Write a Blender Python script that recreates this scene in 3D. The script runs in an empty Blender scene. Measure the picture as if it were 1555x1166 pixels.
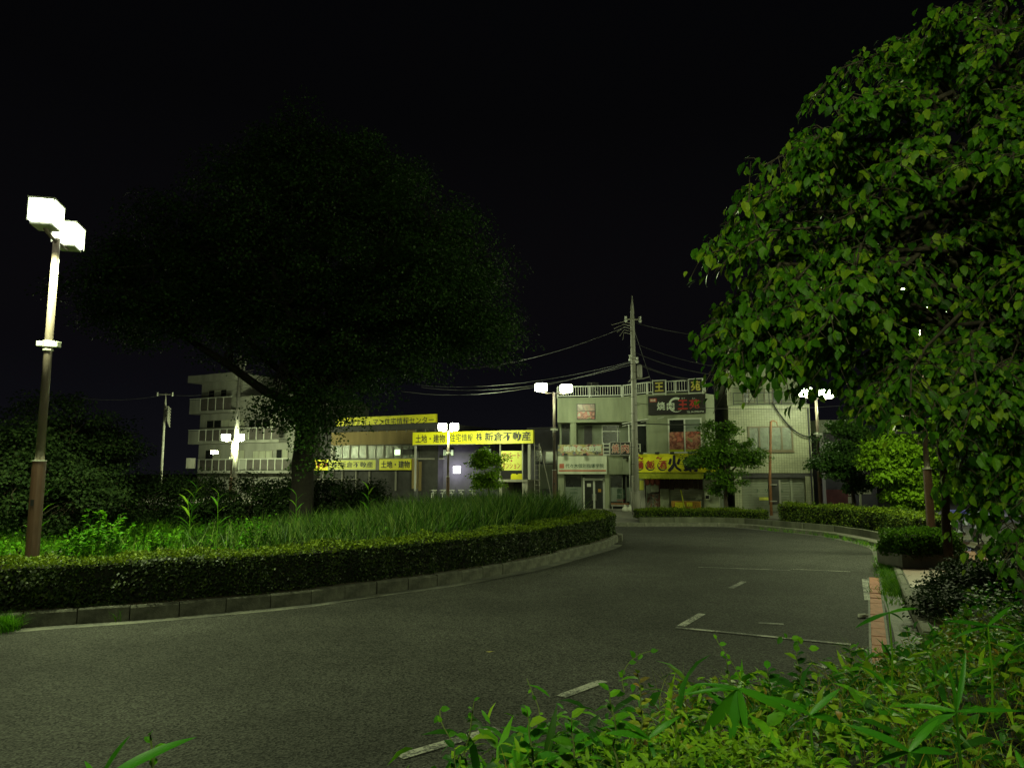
import bpy, math, random
import numpy as np
from mathutils import Vector, Matrix
from mathutils.geometry import tessellate_polygon

random.seed(7)
rng = np.random.default_rng(7)
SC = bpy.context.scene
COL = SC.collection

# ------------------------------------------------------------------ camera
PITCH = math.radians(6.9)
FOC = 1100.0
CAMZ = 2.4
cd = bpy.data.cameras.new('camera')
cam = bpy.data.objects.new('camera', cd)
COL.objects.link(cam)
cam.location = (0, 0, CAMZ)
cam.rotation_euler = (math.radians(90) + PITCH, 0, 0)
cd.sensor_width = 36
cd.lens = 36 * FOC / 1555
cd.clip_start = 0.05
cd.clip_end = 1500
SC.camera = cam

# ------------------------------------------------------------------ night sky
w = bpy.data.worlds.new('World')
SC.world = w
w.use_nodes = True
nt = w.node_tree
bg = nt.nodes['Background']
sky = nt.nodes.new('ShaderNodeTexSky')
sky.sky_type = 'NISHITA'
sky.sun_disc = False
sky.sun_elevation = math.radians(-3.6)
sky.sun_rotation = math.radians(180)
nt.links.new(sky.outputs[0], bg.inputs[0])
bg.inputs[1].default_value = SKY_STRENGTH = 0.035
# faint town glow, a little stronger low over the roofs
tcw = nt.nodes.new('ShaderNodeTexCoord'); sxw = nt.nodes.new('ShaderNodeSeparateXYZ'); crw = nt.nodes.new('ShaderNodeValToRGB')
nt.links.new(tcw.outputs['Generated'], sxw.inputs[0]); nt.links.new(sxw.outputs[2], crw.inputs[0])
crw.color_ramp.elements[0].position = 0.0; crw.color_ramp.elements[0].color = (.0046, .0046, .0064, 1)
crw.color_ramp.elements[1].position = .45; crw.color_ramp.elements[1].color = (.0005, .0005, .0006, 1)
e_ = crw.color_ramp.elements.new(.16); e_.color = (.0022, .0022, .0033, 1)
bg2 = nt.nodes.new('ShaderNodeBackground'); adw = nt.nodes.new('ShaderNodeAddShader')
nt.links.new(crw.outputs[0], bg2.inputs[0]); nt.links.new(bg.outputs[0], adw.inputs[0]); nt.links.new(bg2.outputs[0], adw.inputs[1])
nt.links.new(adw.outputs[0], nt.nodes['World Output'].inputs[0])

SC.view_settings.view_transform = 'Standard'
SC.view_settings.look = 'None'
SC.view_settings.exposure = 0.0
SC.view_settings.gamma = 1.0
SC.view_settings.use_curve_mapping = False
SC.cycles.max_bounces = 5
SC.cycles.diffuse_bounces = 2
SC.cycles.transmission_bounces = 3
SC.cycles.transparent_max_bounces = 6
SC.cycles.use_denoising = True
try:
    SC.cycles.denoiser = 'OPENIMAGEDENOISE'
except Exception:
    pass
SC.cycles.sample_clamp_indirect = 3.0

# lamp output (W) and place of the lamp behind the viewpoint
PW_LEFT, PW_MID, PW_RIGHT, PW_FAR, PW_PLANT, PW_BACK = 2150, 230, 200, 860, 1800, 820
BACKLAMP = (-0.4, -1.9)

LAMP_COL = (0.86, 1.0, 0.50)

# ------------------------------------------------------------------ geometry of view: pixel (1555 wide) -> place
def ray(px, py):
    u = (px - 777.5) / FOC
    v = (583.0 - py) / FOC
    return Vector((u, math.cos(PITCH) - v * math.sin(PITCH), math.sin(PITCH) + v * math.cos(PITCH)))

def P(px, py, Y):
    d = ray(px, py)
    return Vector((0, 0, CAMZ)) + d * (Y / d.y)

def G(px, py, z=0.0):
    d = ray(px, py)
    return Vector((0, 0, CAMZ)) + d * ((z - CAMZ) / d.z)

# ------------------------------------------------------------------ materials
def newmat(name):
    m = bpy.data.materials.new(name)
    m.use_nodes = True
    n = m.node_tree
    return m, n, n.nodes['Principled BSDF']

def mat(name, col, rough=0.7, var=0.25, scale=6.0, bump=0.0, bscale=40.0, metal=0.0, spec=0.4, streak=False, detail=6):
    """plain surface with blotchy colour variation, grain and a little relief"""
    m, n, b = newmat(name)
    tc = n.nodes.new('ShaderNodeTexCoord')
    mp = n.nodes.new('ShaderNodeMapping')
    n.links.new(tc.outputs['Object'], mp.inputs[0])
    if streak:
        mp.inputs['Scale'].default_value = (1, 1, 0.18)
    nz = n.nodes.new('ShaderNodeTexNoise')
    nz.inputs['Scale'].default_value = scale
    nz.inputs['Detail'].default_value = detail
    nz.inputs['Roughness'].default_value = 0.65
    n.links.new(mp.outputs[0], nz.inputs['Vector'])
    cr = n.nodes.new('ShaderNodeValToRGB')
    cr.color_ramp.elements[0].position = 0.3
    cr.color_ramp.elements[1].position = 0.7
    lo = [c * (1 - var) for c in col]
    hi = [min(1, c * (1 + var)) for c in col]
    cr.color_ramp.elements[0].color = (*lo, 1)
    cr.color_ramp.elements[1].color = (*hi, 1)
    n.links.new(nz.outputs[0], cr.inputs[0])
    n.links.new(cr.outputs[0], b.inputs['Base Color'])
    b.inputs['Roughness'].default_value = rough
    b.inputs['Metallic'].default_value = metal
    b.inputs['Specular IOR Level'].default_value = spec
    if bump:
        nb = n.nodes.new('ShaderNodeTexNoise')
        nb.inputs['Scale'].default_value = bscale
        nb.inputs['Detail'].default_value = 4
        n.links.new(tc.outputs['Object'], nb.inputs['Vector'])
        bp = n.nodes.new('ShaderNodeBump')
        bp.inputs['Strength'].default_value = bump
        bp.inputs['Distance'].default_value = 0.02
        n.links.new(nb.outputs[0], bp.inputs['Height'])
        n.links.new(bp.outputs[0], b.inputs['Normal'])
    return m

def leafmat(name, cols, trans=0.35, rough=0.55, spec=0.18):
    """one tone per leaf, front lit and shining through"""
    m, n, b = newmat(name)
    g = n.nodes.new('ShaderNodeNewGeometry')
    oi = n.nodes.new('ShaderNodeObjectInfo')
    ad = n.nodes.new('ShaderNodeMath'); ad.operation = 'ADD'
    fr = n.nodes.new('ShaderNodeMath'); fr.operation = 'FRACT'
    n.links.new(g.outputs['Random Per Island'], ad.inputs[0])
    n.links.new(oi.outputs['Random'], ad.inputs[1])
    n.links.new(ad.outputs[0], fr.inputs[0])
    cr = n.nodes.new('ShaderNodeValToRGB')
    els = cr.color_ramp.elements
    els[0].color = (*cols[0], 1); els[0].position = 0
    els[1].color = (*cols[-1], 1); els[1].position = 1
    for i, c in enumerate(cols[1:-1]):
        e = els.new((i + 1) / (len(cols) - 1)); e.color = (*c, 1)
    n.links.new(fr.outputs[0], cr.inputs[0])
    n.links.new(cr.outputs[0], b.inputs['Base Color'])
    b.inputs['Roughness'].default_value = rough
    b.inputs['Specular IOR Level'].default_value = spec
    if trans:
        t = n.nodes.new('ShaderNodeBsdfTranslucent')
        mx = n.nodes.new('ShaderNodeMixShader')
        mx.inputs[0].default_value = trans
        n.links.new(cr.outputs[0], t.inputs[0])
        n.links.new(b.outputs[0], mx.inputs[1])
        n.links.new(t.outputs[0], mx.inputs[2])
        n.links.new(mx.outputs[0], n.nodes['Material Output'].inputs[0])
    return m

def emit(name, col, strength):
    m, n, b = newmat(name)
    b.inputs['Base Color'].default_value = (*col, 1)
    b.inputs['Emission Color'].default_value = (*col, 1)
    b.inputs['Emission Strength'].default_value = strength
    return m

def asphalt_mat():
    m, n, b = newmat('asphalt')
    tc = n.nodes.new('ShaderNodeTexCoord')
    big = n.nodes.new('ShaderNodeTexNoise'); big.inputs['Scale'].default_value = 0.16; big.inputs['Detail'].default_value = 5
    fine = n.nodes.new('ShaderNodeTexVoronoi'); fine.inputs['Scale'].default_value = 54
    med = n.nodes.new('ShaderNodeTexNoise'); med.inputs['Scale'].default_value = 30; med.inputs['Detail'].default_value = 3
    patch = n.nodes.new('ShaderNodeTexNoise'); patch.inputs['Scale'].default_value = 1.1; patch.inputs['Detail'].default_value = 8; patch.inputs['Roughness'].default_value = .7
    for q in (big, fine, med, patch):
        n.links.new(tc.outputs['Object'], q.inputs['Vector'])
    c1 = n.nodes.new('ShaderNodeValToRGB')
    c1.color_ramp.elements[0].color = (.024, .024, .0236, 1); c1.color_ramp.elements[0].position = .35
    c1.color_ramp.elements[1].color = (.054, .054, .052, 1); c1.color_ramp.elements[1].position = .68
    n.links.new(big.outputs[0], c1.inputs[0])
    c2 = n.nodes.new('ShaderNodeValToRGB')
    c2.color_ramp.elements[0].color = (.60, .60, .59, 1); c2.color_ramp.elements[0].position = .32
    c2.color_ramp.elements[1].color = (1.35, 1.35, 1.3, 1); c2.color_ramp.elements[1].position = .75
    n.links.new(patch.outputs[0], c2.inputs[0])
    c3 = n.nodes.new('ShaderNodeValToRGB')
    c3.color_ramp.elements[0].color = (.15, .15, .15, 1); c3.color_ramp.elements[0].position = .15
    c3.color_ramp.elements[1].color = (2.3, 2.3, 2.2, 1); c3.color_ramp.elements[1].position = 1.0
    n.links.new(fine.outputs['Color'], c3.inputs[0])
    a = n.nodes.new('ShaderNodeMixRGB'); a.blend_type = 'MULTIPLY'; a.inputs[0].default_value = .6
    n.links.new(c1.outputs[0], a.inputs[1]); n.links.new(c2.outputs[0], a.inputs[2])
    a2 = n.nodes.new('ShaderNodeMixRGB'); a2.blend_type = 'MULTIPLY'; a2.inputs[0].default_value = .95
    n.links.new(a.outputs[0], a2.inputs[1]); n.links.new(c3.outputs[0], a2.inputs[2])
    n.links.new(a2.outputs[0], b.inputs['Base Color'])
    b.inputs['Roughness'].default_value = .85
    b.inputs['Specular IOR Level'].default_value = .12
    bp = n.nodes.new('ShaderNodeBump'); bp.inputs['Strength'].default_value = .6; bp.inputs['Distance'].default_value = .012
    ad = n.nodes.new('ShaderNodeMath'); ad.operation = 'ADD'
    n.links.new(fine.outputs['Distance'], ad.inputs[0]); n.links.new(med.outputs[0], ad.inputs[1])
    n.links.new(ad.outputs[0], bp.inputs['Height']); n.links.new(bp.outputs[0], b.inputs['Normal'])
    return m

def paint_mat(name='worn_paint', col=(.30, .30, .26), lo=.44, hi=.60):
    """road paint worn through to the asphalt"""
    m, n, b = newmat(name)
    tc = n.nodes.new('ShaderNodeTexCoord')
    nz = n.nodes.new('ShaderNodeTexNoise'); nz.inputs['Scale'].default_value = 38; nz.inputs['Detail'].default_value = 5
    nz2 = n.nodes.new('ShaderNodeTexNoise'); nz2.inputs['Scale'].default_value = 2.3; nz2.inputs['Detail'].default_value = 3
    for q in (nz, nz2): n.links.new(tc.outputs['Object'], q.inputs['Vector'])
    ad = n.nodes.new('ShaderNodeMath'); ad.operation = 'ADD'
    n.links.new(nz.outputs[0], ad.inputs[0]); n.links.new(nz2.outputs[0], ad.inputs[1])
    cr = n.nodes.new('ShaderNodeValToRGB')
    hf = n.nodes.new('ShaderNodeMath'); hf.operation = 'MULTIPLY'; hf.inputs[1].default_value = .5
    n.links.new(ad.outputs[0], hf.inputs[0]); ad = hf
    cr.color_ramp.elements[0].position = (lo + .5) / 2; cr.color_ramp.elements[0].color = (.05, .05, .048, 1)
    cr.color_ramp.elements[1].position = (hi + .5) / 2; cr.color_ramp.elements[1].color = (*col, 1)
    n.links.new(ad.outputs[0], cr.inputs[0]); n.links.new(cr.outputs[0], b.inputs['Base Color'])
    b.inputs['Roughness'].default_value = .8
    return m

def tile_mat(name, col, mortar, w, h, gap=.012, bump=.6):
    m, n, b = newmat(name)
    tc = n.nodes.new('ShaderNodeTexCoord')
    sx = n.nodes.new('ShaderNodeSeparateXYZ'); cx = n.nodes.new('ShaderNodeCombineXYZ')
    n.links.new(tc.outputs['Object'], sx.inputs[0])
    ad = n.nodes.new('ShaderNodeMath'); ad.operation = 'ADD'
    n.links.new(sx.outputs[0], ad.inputs[0]); n.links.new(sx.outputs[1], ad.inputs[1])
    n.links.new(ad.outputs[0], cx.inputs[0]); n.links.new(sx.outputs[2], cx.inputs[1])
    br = n.nodes.new('ShaderNodeTexBrick')
    br.offset = 0.0
    br.inputs['Scale'].default_value = 1
    br.inputs['Brick Width'].default_value = w; br.inputs['Row Height'].default_value = h
    br.inputs['Mortar Size'].default_value = gap; br.inputs['Mortar Smooth'].default_value = .1
    br.inputs['Color1'].default_value = (*col, 1); br.inputs['Color2'].default_value = (*[c * .82 for c in col], 1)
    br.inputs['Mortar'].default_value = (*mortar, 1)
    n.links.new(cx.outputs[0], br.inputs['Vector'])
    nz = n.nodes.new('ShaderNodeTexNoise'); nz.inputs['Scale'].default_value = .9; nz.inputs['Detail'].default_value = 7
    n.links.new(tc.outputs['Object'], nz.inputs['Vector'])
    cr = n.nodes.new('ShaderNodeValToRGB')
    cr.color_ramp.elements[0].color = (.7, .7, .68, 1); cr.color_ramp.elements[0].position = .3
    cr.color_ramp.elements[1].color = (1, 1, 1, 1); cr.color_ramp.elements[1].position = .6
    n.links.new(nz.outputs[0], cr.inputs[0])
    mx = n.nodes.new('ShaderNodeMixRGB'); mx.blend_type = 'MULTIPLY'; mx.inputs[0].default_value = 1
    n.links.new(br.outputs[0], mx.inputs[1]); n.links.new(cr.outputs[0], mx.inputs[2])
    n.links.new(mx.outputs[0], b.inputs['Base Color'])
    b.inputs['Roughness'].default_value = .45
    bp = n.nodes.new('ShaderNodeBump'); bp.inputs['Strength'].default_value = bump; bp.inputs['Distance'].default_value = .01; bp.invert = True
    n.links.new(br.outputs['Fac'], bp.inputs['Height']); n.links.new(bp.outputs[0], b.inputs['Normal'])
    return m

def photo_mat(name, cols, scale=3.0, seed=0.0, rough=.4):
    """printed food picture: patches of several flat colours"""
    m, n, b = newmat(name)
    tc = n.nodes.new('ShaderNodeTexCoord')
    mp = n.nodes.new('ShaderNodeMapping'); mp.inputs['Location'].default_value = (seed, seed * 2, seed)
    n.links.new(tc.outputs['Object'], mp.inputs[0])
    nz = n.nodes.new('ShaderNodeTexNoise'); nz.inputs['Scale'].default_value = scale; nz.inputs['Detail'].default_value = 4
    nz.inputs['Distortion'].default_value = .35
    n.links.new(mp.outputs[0], nz.inputs['Vector'])
    cr = n.nodes.new('ShaderNodeValToRGB'); els = cr.color_ramp.elements
    els[0].position = .3; els[0].color = (*cols[0], 1); els[1].position = .72; els[1].color = (*cols[-1], 1)
    for i, c in enumerate(cols[1:-1]):
        e = els.new(.3 + .42 * (i + 1) / (len(cols) - 1)); e.color = (*c, 1)
    n.links.new(nz.outputs[0], cr.inputs[0]); n.links.new(cr.outputs[0], b.inputs['Base Color'])
    b.inputs['Roughness'].default_value = rough
    return m

def glassy(name, col=(.012, .014, .013), rough=.08):
    m, n, b = newmat(name)
    tc = n.nodes.new('ShaderNodeTexCoord')
    nz = n.nodes.new('ShaderNodeTexNoise'); nz.inputs['Scale'].default_value = 1.2; nz.inputs['Detail'].default_value = 3
    n.links.new(tc.outputs['Object'], nz.inputs['Vector'])
    cr = n.nodes.new('ShaderNodeValToRGB')
    cr.color_ramp.elements[0].color = (*[c * .5 for c in col], 1); cr.color_ramp.elements[1].color = (*[c * 1.8 for c in col], 1)
    n.links.new(nz.outputs[0], cr.inputs[0]); n.links.new(cr.outputs[0], b.inputs['Base Color'])
    b.inputs['Roughness'].default_value = rough
    bp = n.nodes.new('ShaderNodeBump'); bp.inputs['Strength'].default_value = .04; bp.inputs['Distance'].default_value = .01
    n.links.new(nz.outputs[0], bp.inputs['Height']); n.links.new(bp.outputs[0], b.inputs['Normal'])
    return m

M = {}
M['asphalt'] = asphalt_mat()
M['paint'] = paint_mat()
M['paint_faint'] = paint_mat('faint_worn_paint', (.2, .2, .18), .50, .64)
M['dust'] = paint_mat('road_edge_dust', (.115, .115, .092), .38, .64)
M['ground'] = mat('ground', (.06, .055, .045), .95, .4, 1.5, .5, 20)
M['soil'] = mat('soil', (.035, .028, .018), .95, .4, 3, .8, 25)
M['paving'] = mat('paving', (.11, .105, .09), .85, .3, 1.2, .3, 60)
M['redpave'] = tile_mat('red_paving_tile', (.20, .10, .07), (.07, .06, .05), .2, .2)
M['kerb'] = mat('kerb_concrete', (.085, .085, .068), .9, .55, 5, .7, 45, detail=9)
M['kerbpale'] = mat('outer_kerb_concrete', (.15, .15, .12), .9, .45, 5, .6, 45)
M['redbrick'] = mat('red_gutter_brick', (.36, .13, .08), .8, .25, 9, .5, 60)
M['conc'] = mat('concrete', (.23, .22, .19), .85, .25, 2.5, .3, 30, streak=True)
M['conclight'] = mat('pole_concrete', (.30, .29, .26), .8, .2, 3, .3, 40, streak=True)
M['stucco'] = mat('pale_stucco_wall', (.245, .268, .18), .85, .28, 1.2, .3, 40, streak=True)
M['stuccog'] = mat('grey_green_wall', (.17, .19, .14), .85, .3, 1.0, .3, 40, streak=True)
M['aptwall'] = mat('apartment_render', (.26, .26, .23), .9, .25, .9, .2, 30, streak=True)
M['aptpanel'] = mat('balcony_panel_grey', (.09, .08, .075), .6, .2, 3)
M['white'] = mat('white_metal', (.55, .56, .50), .5, .15, 5)
M['whitepaper'] = mat('white_paper', (.6, .6, .52), .8, .1, 8)
M['darkmetal'] = mat('dark_metal', (.02, .02, .022), .5, .3, 6)
M['brownpole'] = mat('brown_painted_steel', (.11, .058, .040), .5, .25, 14, .2, 80, streak=True, detail=8)
M['greypole'] = mat('lamp_shaft_paint', (.12, .092, .08), .45, .2, 12, .1, 60, streak=True)
M['rust'] = mat('rusty_brown_pole', (.25, .11, .05), .7, .3, 7, .4, 60)
M['glass'] = glassy('dark_window_glass', rough=.22)
M['frost'] = mat('frosted_film', (.17, .20, .16), .3, .2, 2)
M['curtain'] = mat('pale_curtain', (.35, .36, .28), .9, .2, 3, streak=True)
M['frosty'] = mat('frosted_office_glass', (.13, .15, .12), .18, .3, 3, .6, 30)
M['yellow'] = mat('yellow_sign_face', (.74, .68, .02), .45, .10, .9, streak=True, detail=8)
M['yellowpale'] = mat('pale_yellow_sign_face', (.60, .60, .09), .5, .18, 1.5, streak=True, detail=8)
M['yellowgreen'] = mat('yellow_shop_sign', (.74, .68, .015), .5, .22, 1.8, detail=8)
M['awning'] = mat('yellow_awning_cloth', (.33, .36, .02), .8, .15, 3, streak=True)
M['black'] = mat('black_sign_face', (.016, .014, .014), .5, .3, 4)
M['ink'] = mat('black_lettering', (.015, .014, .03), .6, .2, 8)
M['ink_green'] = mat('dark_green_lettering', (.02, .06, .03), .6, .2, 8)
M['red'] = mat('red_lettering', (.34, .03, .025), .5, .2, 6)
M['redworn'] = mat('worn_red_stripe', (.42, .12, .07), .6, .3, 3, detail=8)
M['gold'] = mat('gold_lettering', (.50, .42, .08), .5, .3, 5)
M['wht'] = mat('white_lettering', (.55, .6, .5), .5, .15, 6)
M['signwhite'] = mat('dirty_white_sign', (.50, .52, .40), .6, .22, 2.2, streak=True, detail=9)
M['orange'] = mat('orange_board', (.42, .22, .03), .6, .2, 3)
M['norenshadow'] = mat('curtain_shadow_brown', (.035, .018, .012), .9, .4, 4)
M['lantern'] = mat('red_lantern_paper', (.20, .05, .035), .7, .3, 9)
M['shutter'] = mat('steel_shutter_paint', (.15, .165, .115), .55, .15, 1.0, streak=True)
M['shutterpale'] = mat('pale_shutter', (.25, .27, .20), .6, .15, 1.0, streak=True)
M['brownwall'] = mat('ochre_wall', (.22, .16, .07), .85, .2, 1.5, streak=True)
M['darkwall'] = mat('dark_wall', (.05, .048, .05), .9, .3, 1.5)
M['greywall'] = mat('grey_violet_wall', (.11, .105, .12), .85, .2, 1.3)
M['maroon'] = mat('maroon_wall', (.09, .028, .022), .8, .3, 3)
M['tilewall'] = tile_mat('cream_wall_tile', (.38, .39, .26), (.17, .175, .10), .115, .095, .010)
M['winbrown'] = mat('bronze_window_frame', (.10, .075, .035), .4, .2, 8)
M['bark'] = mat('bark', (.055, .043, .030), .95, .4, 8, .9, 30)
M['wire'] = mat('cable_black', (.045, .045, .045), .5, .2, 5)
M['twine'] = mat('vine_stem', (.09, .12, .03), .8, .2, 10)
M['food1'] = photo_mat('meat_photo_print', [(.30, .33, .25), (.40, .10, .07), (.10, .03, .02), (.42, .17, .12), (.14, .20, .05), (.4, .35, .25)], 2.6)
M['food2'] = photo_mat('faded_food_print', [(.20, .18, .12), (.34, .20, .15), (.16, .11, .09), (.36, .28, .22), (.25, .2, .17)], 1.8, 5)
M['food3'] = photo_mat('banner_food_print', [(.05, .04, .03), (.36, .10, .06), (.40, .34, .25), (.30, .26, .05), (.12, .15, .18), (.42, .14, .1)], 2.8, 9)
M['poster'] = photo_mat('poster_wall_print', [(.02, .02, .02), (.18, .05, .03), (.22, .22, .18), (.05, .05, .04), (.2, .15, .05)], 5, 3)
M['lampglass'] = emit('lamp_glass_lit', (.90, 1.0, .72), 50)
M['nearlampglass'] = emit('near_lamp_glass_lit', (.90, 1.0, .72), 12)
M['farlampglass'] = emit('far_lamp_glass_lit', (.90, .97, 1.0), 40)
M['litviolet'] = emit('lit_violet_window', (.80, .72, 1.0), 6)
M['reflglow'] = emit('window_reflection_glow', (.80, 1.0, .62), 1.6)  # glow for the reflection put on the office window
M['litdim'] = emit('dim_lit_pane_and_glint', (.80, 1.0, .62), .32)  # dimly lit panes, and the painted reflection in the restaurant window
M['bluebench'] = mat('blue_paint', (.05, .05, .22), .5, .2, 4)
M['sheet'] = mat('pale_strip', (.22, .22, .30), .35, .4, 8, .8, 12)
G1 = [(.020, .060, .006), (.035, .11, .010), (.055, .15, .014), (.075, .19, .018)]
M['treeleaf'] = leafmat('broad_tree_leaf', [(.014, .050, .003), (.034, .115, .004), (.055, .165, .006), (.085, .20, .008), (.20, .29, .015)], .34, .5)
M['zelkova'] = leafmat('fine_tree_leaf', [(.009, .026, .004), (.017, .046, .006), (.034, .078, .009)], .3, .6, .2)
M['streetleaf'] = leafmat('street_tree_leaf', [(.020, .050, .010), (.035, .085, .014), (.05, .11, .016)], .3)
M['reed'] = leafmat('reed_blade', [(.008, .024, .004), (.022, .062, .008), (.045, .115, .012), (.08, .16, .018), (.16, .22, .05)], .22, .45)
M['darkleaf'] = leafmat('dark_shrub_leaf', [(.009, .021, .005), (.017, .036, .008), (.028, .05, .011)], .2, .7, .15)
M['hedge'] = leafmat('hedge_leaf', [(.006, .015, .003), (.012, .027, .004), (.024, .044, .005), (.05, .075, .007)], .15, .55, .25)
M['hedgetoplit'] = leafmat('lamplit_top_leaf', [(.050, .085, .006), (.10, .16, .008), (.18, .24, .010)], .2, .6, .2)  # lamplight on the hedge top put into a brighter leaf colour
M['hedgefar'] = leafmat('far_hedge_leaf', [(.018, .040, .007), (.035, .070, .010), (.075, .115, .012), (.13, .17, .012)], .2)
M['hedgebright'] = leafmat('bright_hedge_leaf', [(.035, .085, .008), (.065, .15, .010), (.11, .22, .015)], .3)
M['grass'] = leafmat('grass_blade', [(.028, .105, .006), (.055, .18, .008), (.10, .27, .010), (.20, .34, .02)], .35)
M['weed'] = leafmat('weed_leaf', [(.030, .115, .005), (.065, .22, .007), (.14, .34, .010)], .38)
M['yleaf'] = leafmat('yellow_green_leaf', [(.10, .21, .008), (.16, .30, .012), (.21, .36, .015)], .35)
M['under'] = leafmat('verge_leaf', [(.016, .080, .005), (.038, .18, .007), (.06, .25, .009), (.12, .32, .010), (.022, .11, .008), (.014, .06, .005), (.24, .40, .015), (.03, .14, .006), (.012, .05, .004)], .38)
M['barkdark'] = mat('dark_bark', (.014, .012, .009), .95, .4, 8, .9, 30)
M['dry'] = leafmat('dry_straw_leaf', [(.18, .20, .02), (.26, .28, .025), (.24, .14, .025), (.13, .25, .015), (.22, .30, .02), (.10, .06, .02)], .3)
M['wallconc'] = mat('mossy_wall_concrete', (.10, .105, .075), .9, .5, 1.6, .4, 30, streak=True, detail=9)
M['bamboo'] = leafmat('broad_blade_leaf', [(.024, .13, .007), (.038, .17, .009), (.055, .21, .010)], .35, .4)
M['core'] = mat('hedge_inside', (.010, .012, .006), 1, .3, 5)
M['leaffall'] = mat('fallen_leaf', (.25, .22, .06), .8, .2, 8)

# ------------------------------------------------------------------ objects
def props(o, label=None, cat=None, group=None, kind=None):
    if label: o['label'] = label
    if cat: o['category'] = cat
    if group: o['group'] = group
    if kind: o['kind'] = kind
    return o

def thing(name, label, cat, loc=(0, 0, 0), group=None, rotz=0):
    o = bpy.data.objects.new(name, None)
    o.empty_display_size = .2
    COL.objects.link(o)
    o.location = loc
    o.rotation_euler[2] = rotz
    return props(o, label, cat, group)

def rootloc(o):
    while o.parent: o = o.parent
    return Vector(o.location)

class MB:
    def __init__(s):
        s.v = []; s.f = []
    def add(s, vs, fs):
        n = len(s.v); s.v += [tuple(a) for a in vs]; s.f += [tuple(i + n for i in f) for f in fs]; return s
    def hexa(s, p):
        return s.add(p, [(0, 3, 2, 1), (4, 5, 6, 7), (0, 1, 5, 4), (1, 2, 6, 5), (2, 3, 7, 6), (3, 0, 4, 7)])
    def box(s, x0, x1, y0, y1, z0, z1):
        return s.hexa([(x0, y0, z0), (x1, y0, z0), (x1, y1, z0), (x0, y1, z0), (x0, y0, z1), (x1, y0, z1), (x1, y1, z1), (x0, y1, z1)])
    def tube(s, pts, radii, n=8, cap=True):
        pts = [Vector(p) for p in pts]
        if not isinstance(radii, (list, tuple)): radii = [radii] * len(pts)
        base = len(s.v); prev = None
        for i, p in enumerate(pts):
            d = (pts[min(i + 1, len(pts) - 1)] - pts[max(i - 1, 0)])
            d = d.normalized() if d.length > 1e-9 else Vector((0, 0, 1))
            a = prev if prev is not None else (Vector((1, 0, 0)) if abs(d.x) < .8 else Vector((0, 1, 0)))
            x = (a - d * a.dot(d))
            x = x.normalized() if x.length > 1e-6 else d.orthogonal().normalized()
            prev = x; y = d.cross(x)
            for k in range(n):
                t = 2 * math.pi * k / n
                s.v.append(tuple(p + (x * math.cos(t) + y * math.sin(t)) * radii[i]))
        for i in range(len(pts) - 1):
            for k in range(n):
                a = base + i * n + k; b = base + i * n + (k + 1) % n
                s.f.append((a, b, b + n, a + n))
        if cap:
            s.f.append(tuple(base + k for k in range(n))[::-1])
            s.f.append(tuple(base + (len(pts) - 1) * n + k for k in range(n)))
        return s
    def prism(s, poly, z0, z1):
        tris = tessellate_polygon([[Vector((x, y, 0)) for x, y in poly]])
        n = len(poly); base = len(s.v)
        s.v += [(x, y, z0) for x, y in poly] + [(x, y, z1) for x, y in poly]
        for t in tris:
            a, b, c = [Vector((*poly[i], 0)) for i in t]
            if (b - a).cross(c - a).z < 0: t = (t[0], t[2], t[1])
            s.f.append(tuple(base + n + i for i in t)); s.f.append(tuple(base + i for i in t[::-1]))
        for i in range(n):
            j = (i + 1) % n
            s.f.append((base + i, base + j, base + n + j, base + n + i))
        return s
    def sheet(s, poly, z):
        tris = tessellate_polygon([[Vector((x, y, 0)) for x, y in poly]])
        base = len(s.v); s.v += [(x, y, z) for x, y in poly]
        for t in tris:
            a, b, c = [Vector((*poly[i], 0)) for i in t]
            if (b - a).cross(c - a).z < 0: t = (t[0], t[2], t[1])
            s.f.append(tuple(base + i for i in t))
        return s

def obj(name, mb, m, parent=None, smooth=False, bevel=0, kind=None, label=None):
    me = bpy.data.meshes.new(name)
    off = rootloc(parent) if parent else Vector((0, 0, 0))
    if parent:
        me.from_pydata([(v[0] - off.x, v[1] - off.y, v[2] - off.z) for v in mb.v], [], mb.f)
    else:
        me.from_pydata(mb.v, [], mb.f)
    me.materials.append(m)
    if smooth:
        me.polygons.foreach_set('use_smooth', [True] * len(me.polygons))
    me.update()
    o = bpy.data.objects.new(name, me)
    COL.objects.link(o)
    if parent: o.parent = parent
    if bevel:
        bv = o.modifiers.new('bevel', 'BEVEL'); bv.width = bevel; bv.segments = 2; bv.limit_method = 'ANGLE'
    if kind: o['kind'] = kind
    if label: o['label'] = label
    return o

def struct(name, mb, m, **k):
    return obj(name, mb, m, kind='structure', **k)

def copy_tree(o, parent=None):
    c = o.copy(); COL.objects.link(c)
    if parent: c.parent = parent
    for ch in list(o.children): copy_tree(ch, c)
    return c

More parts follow.
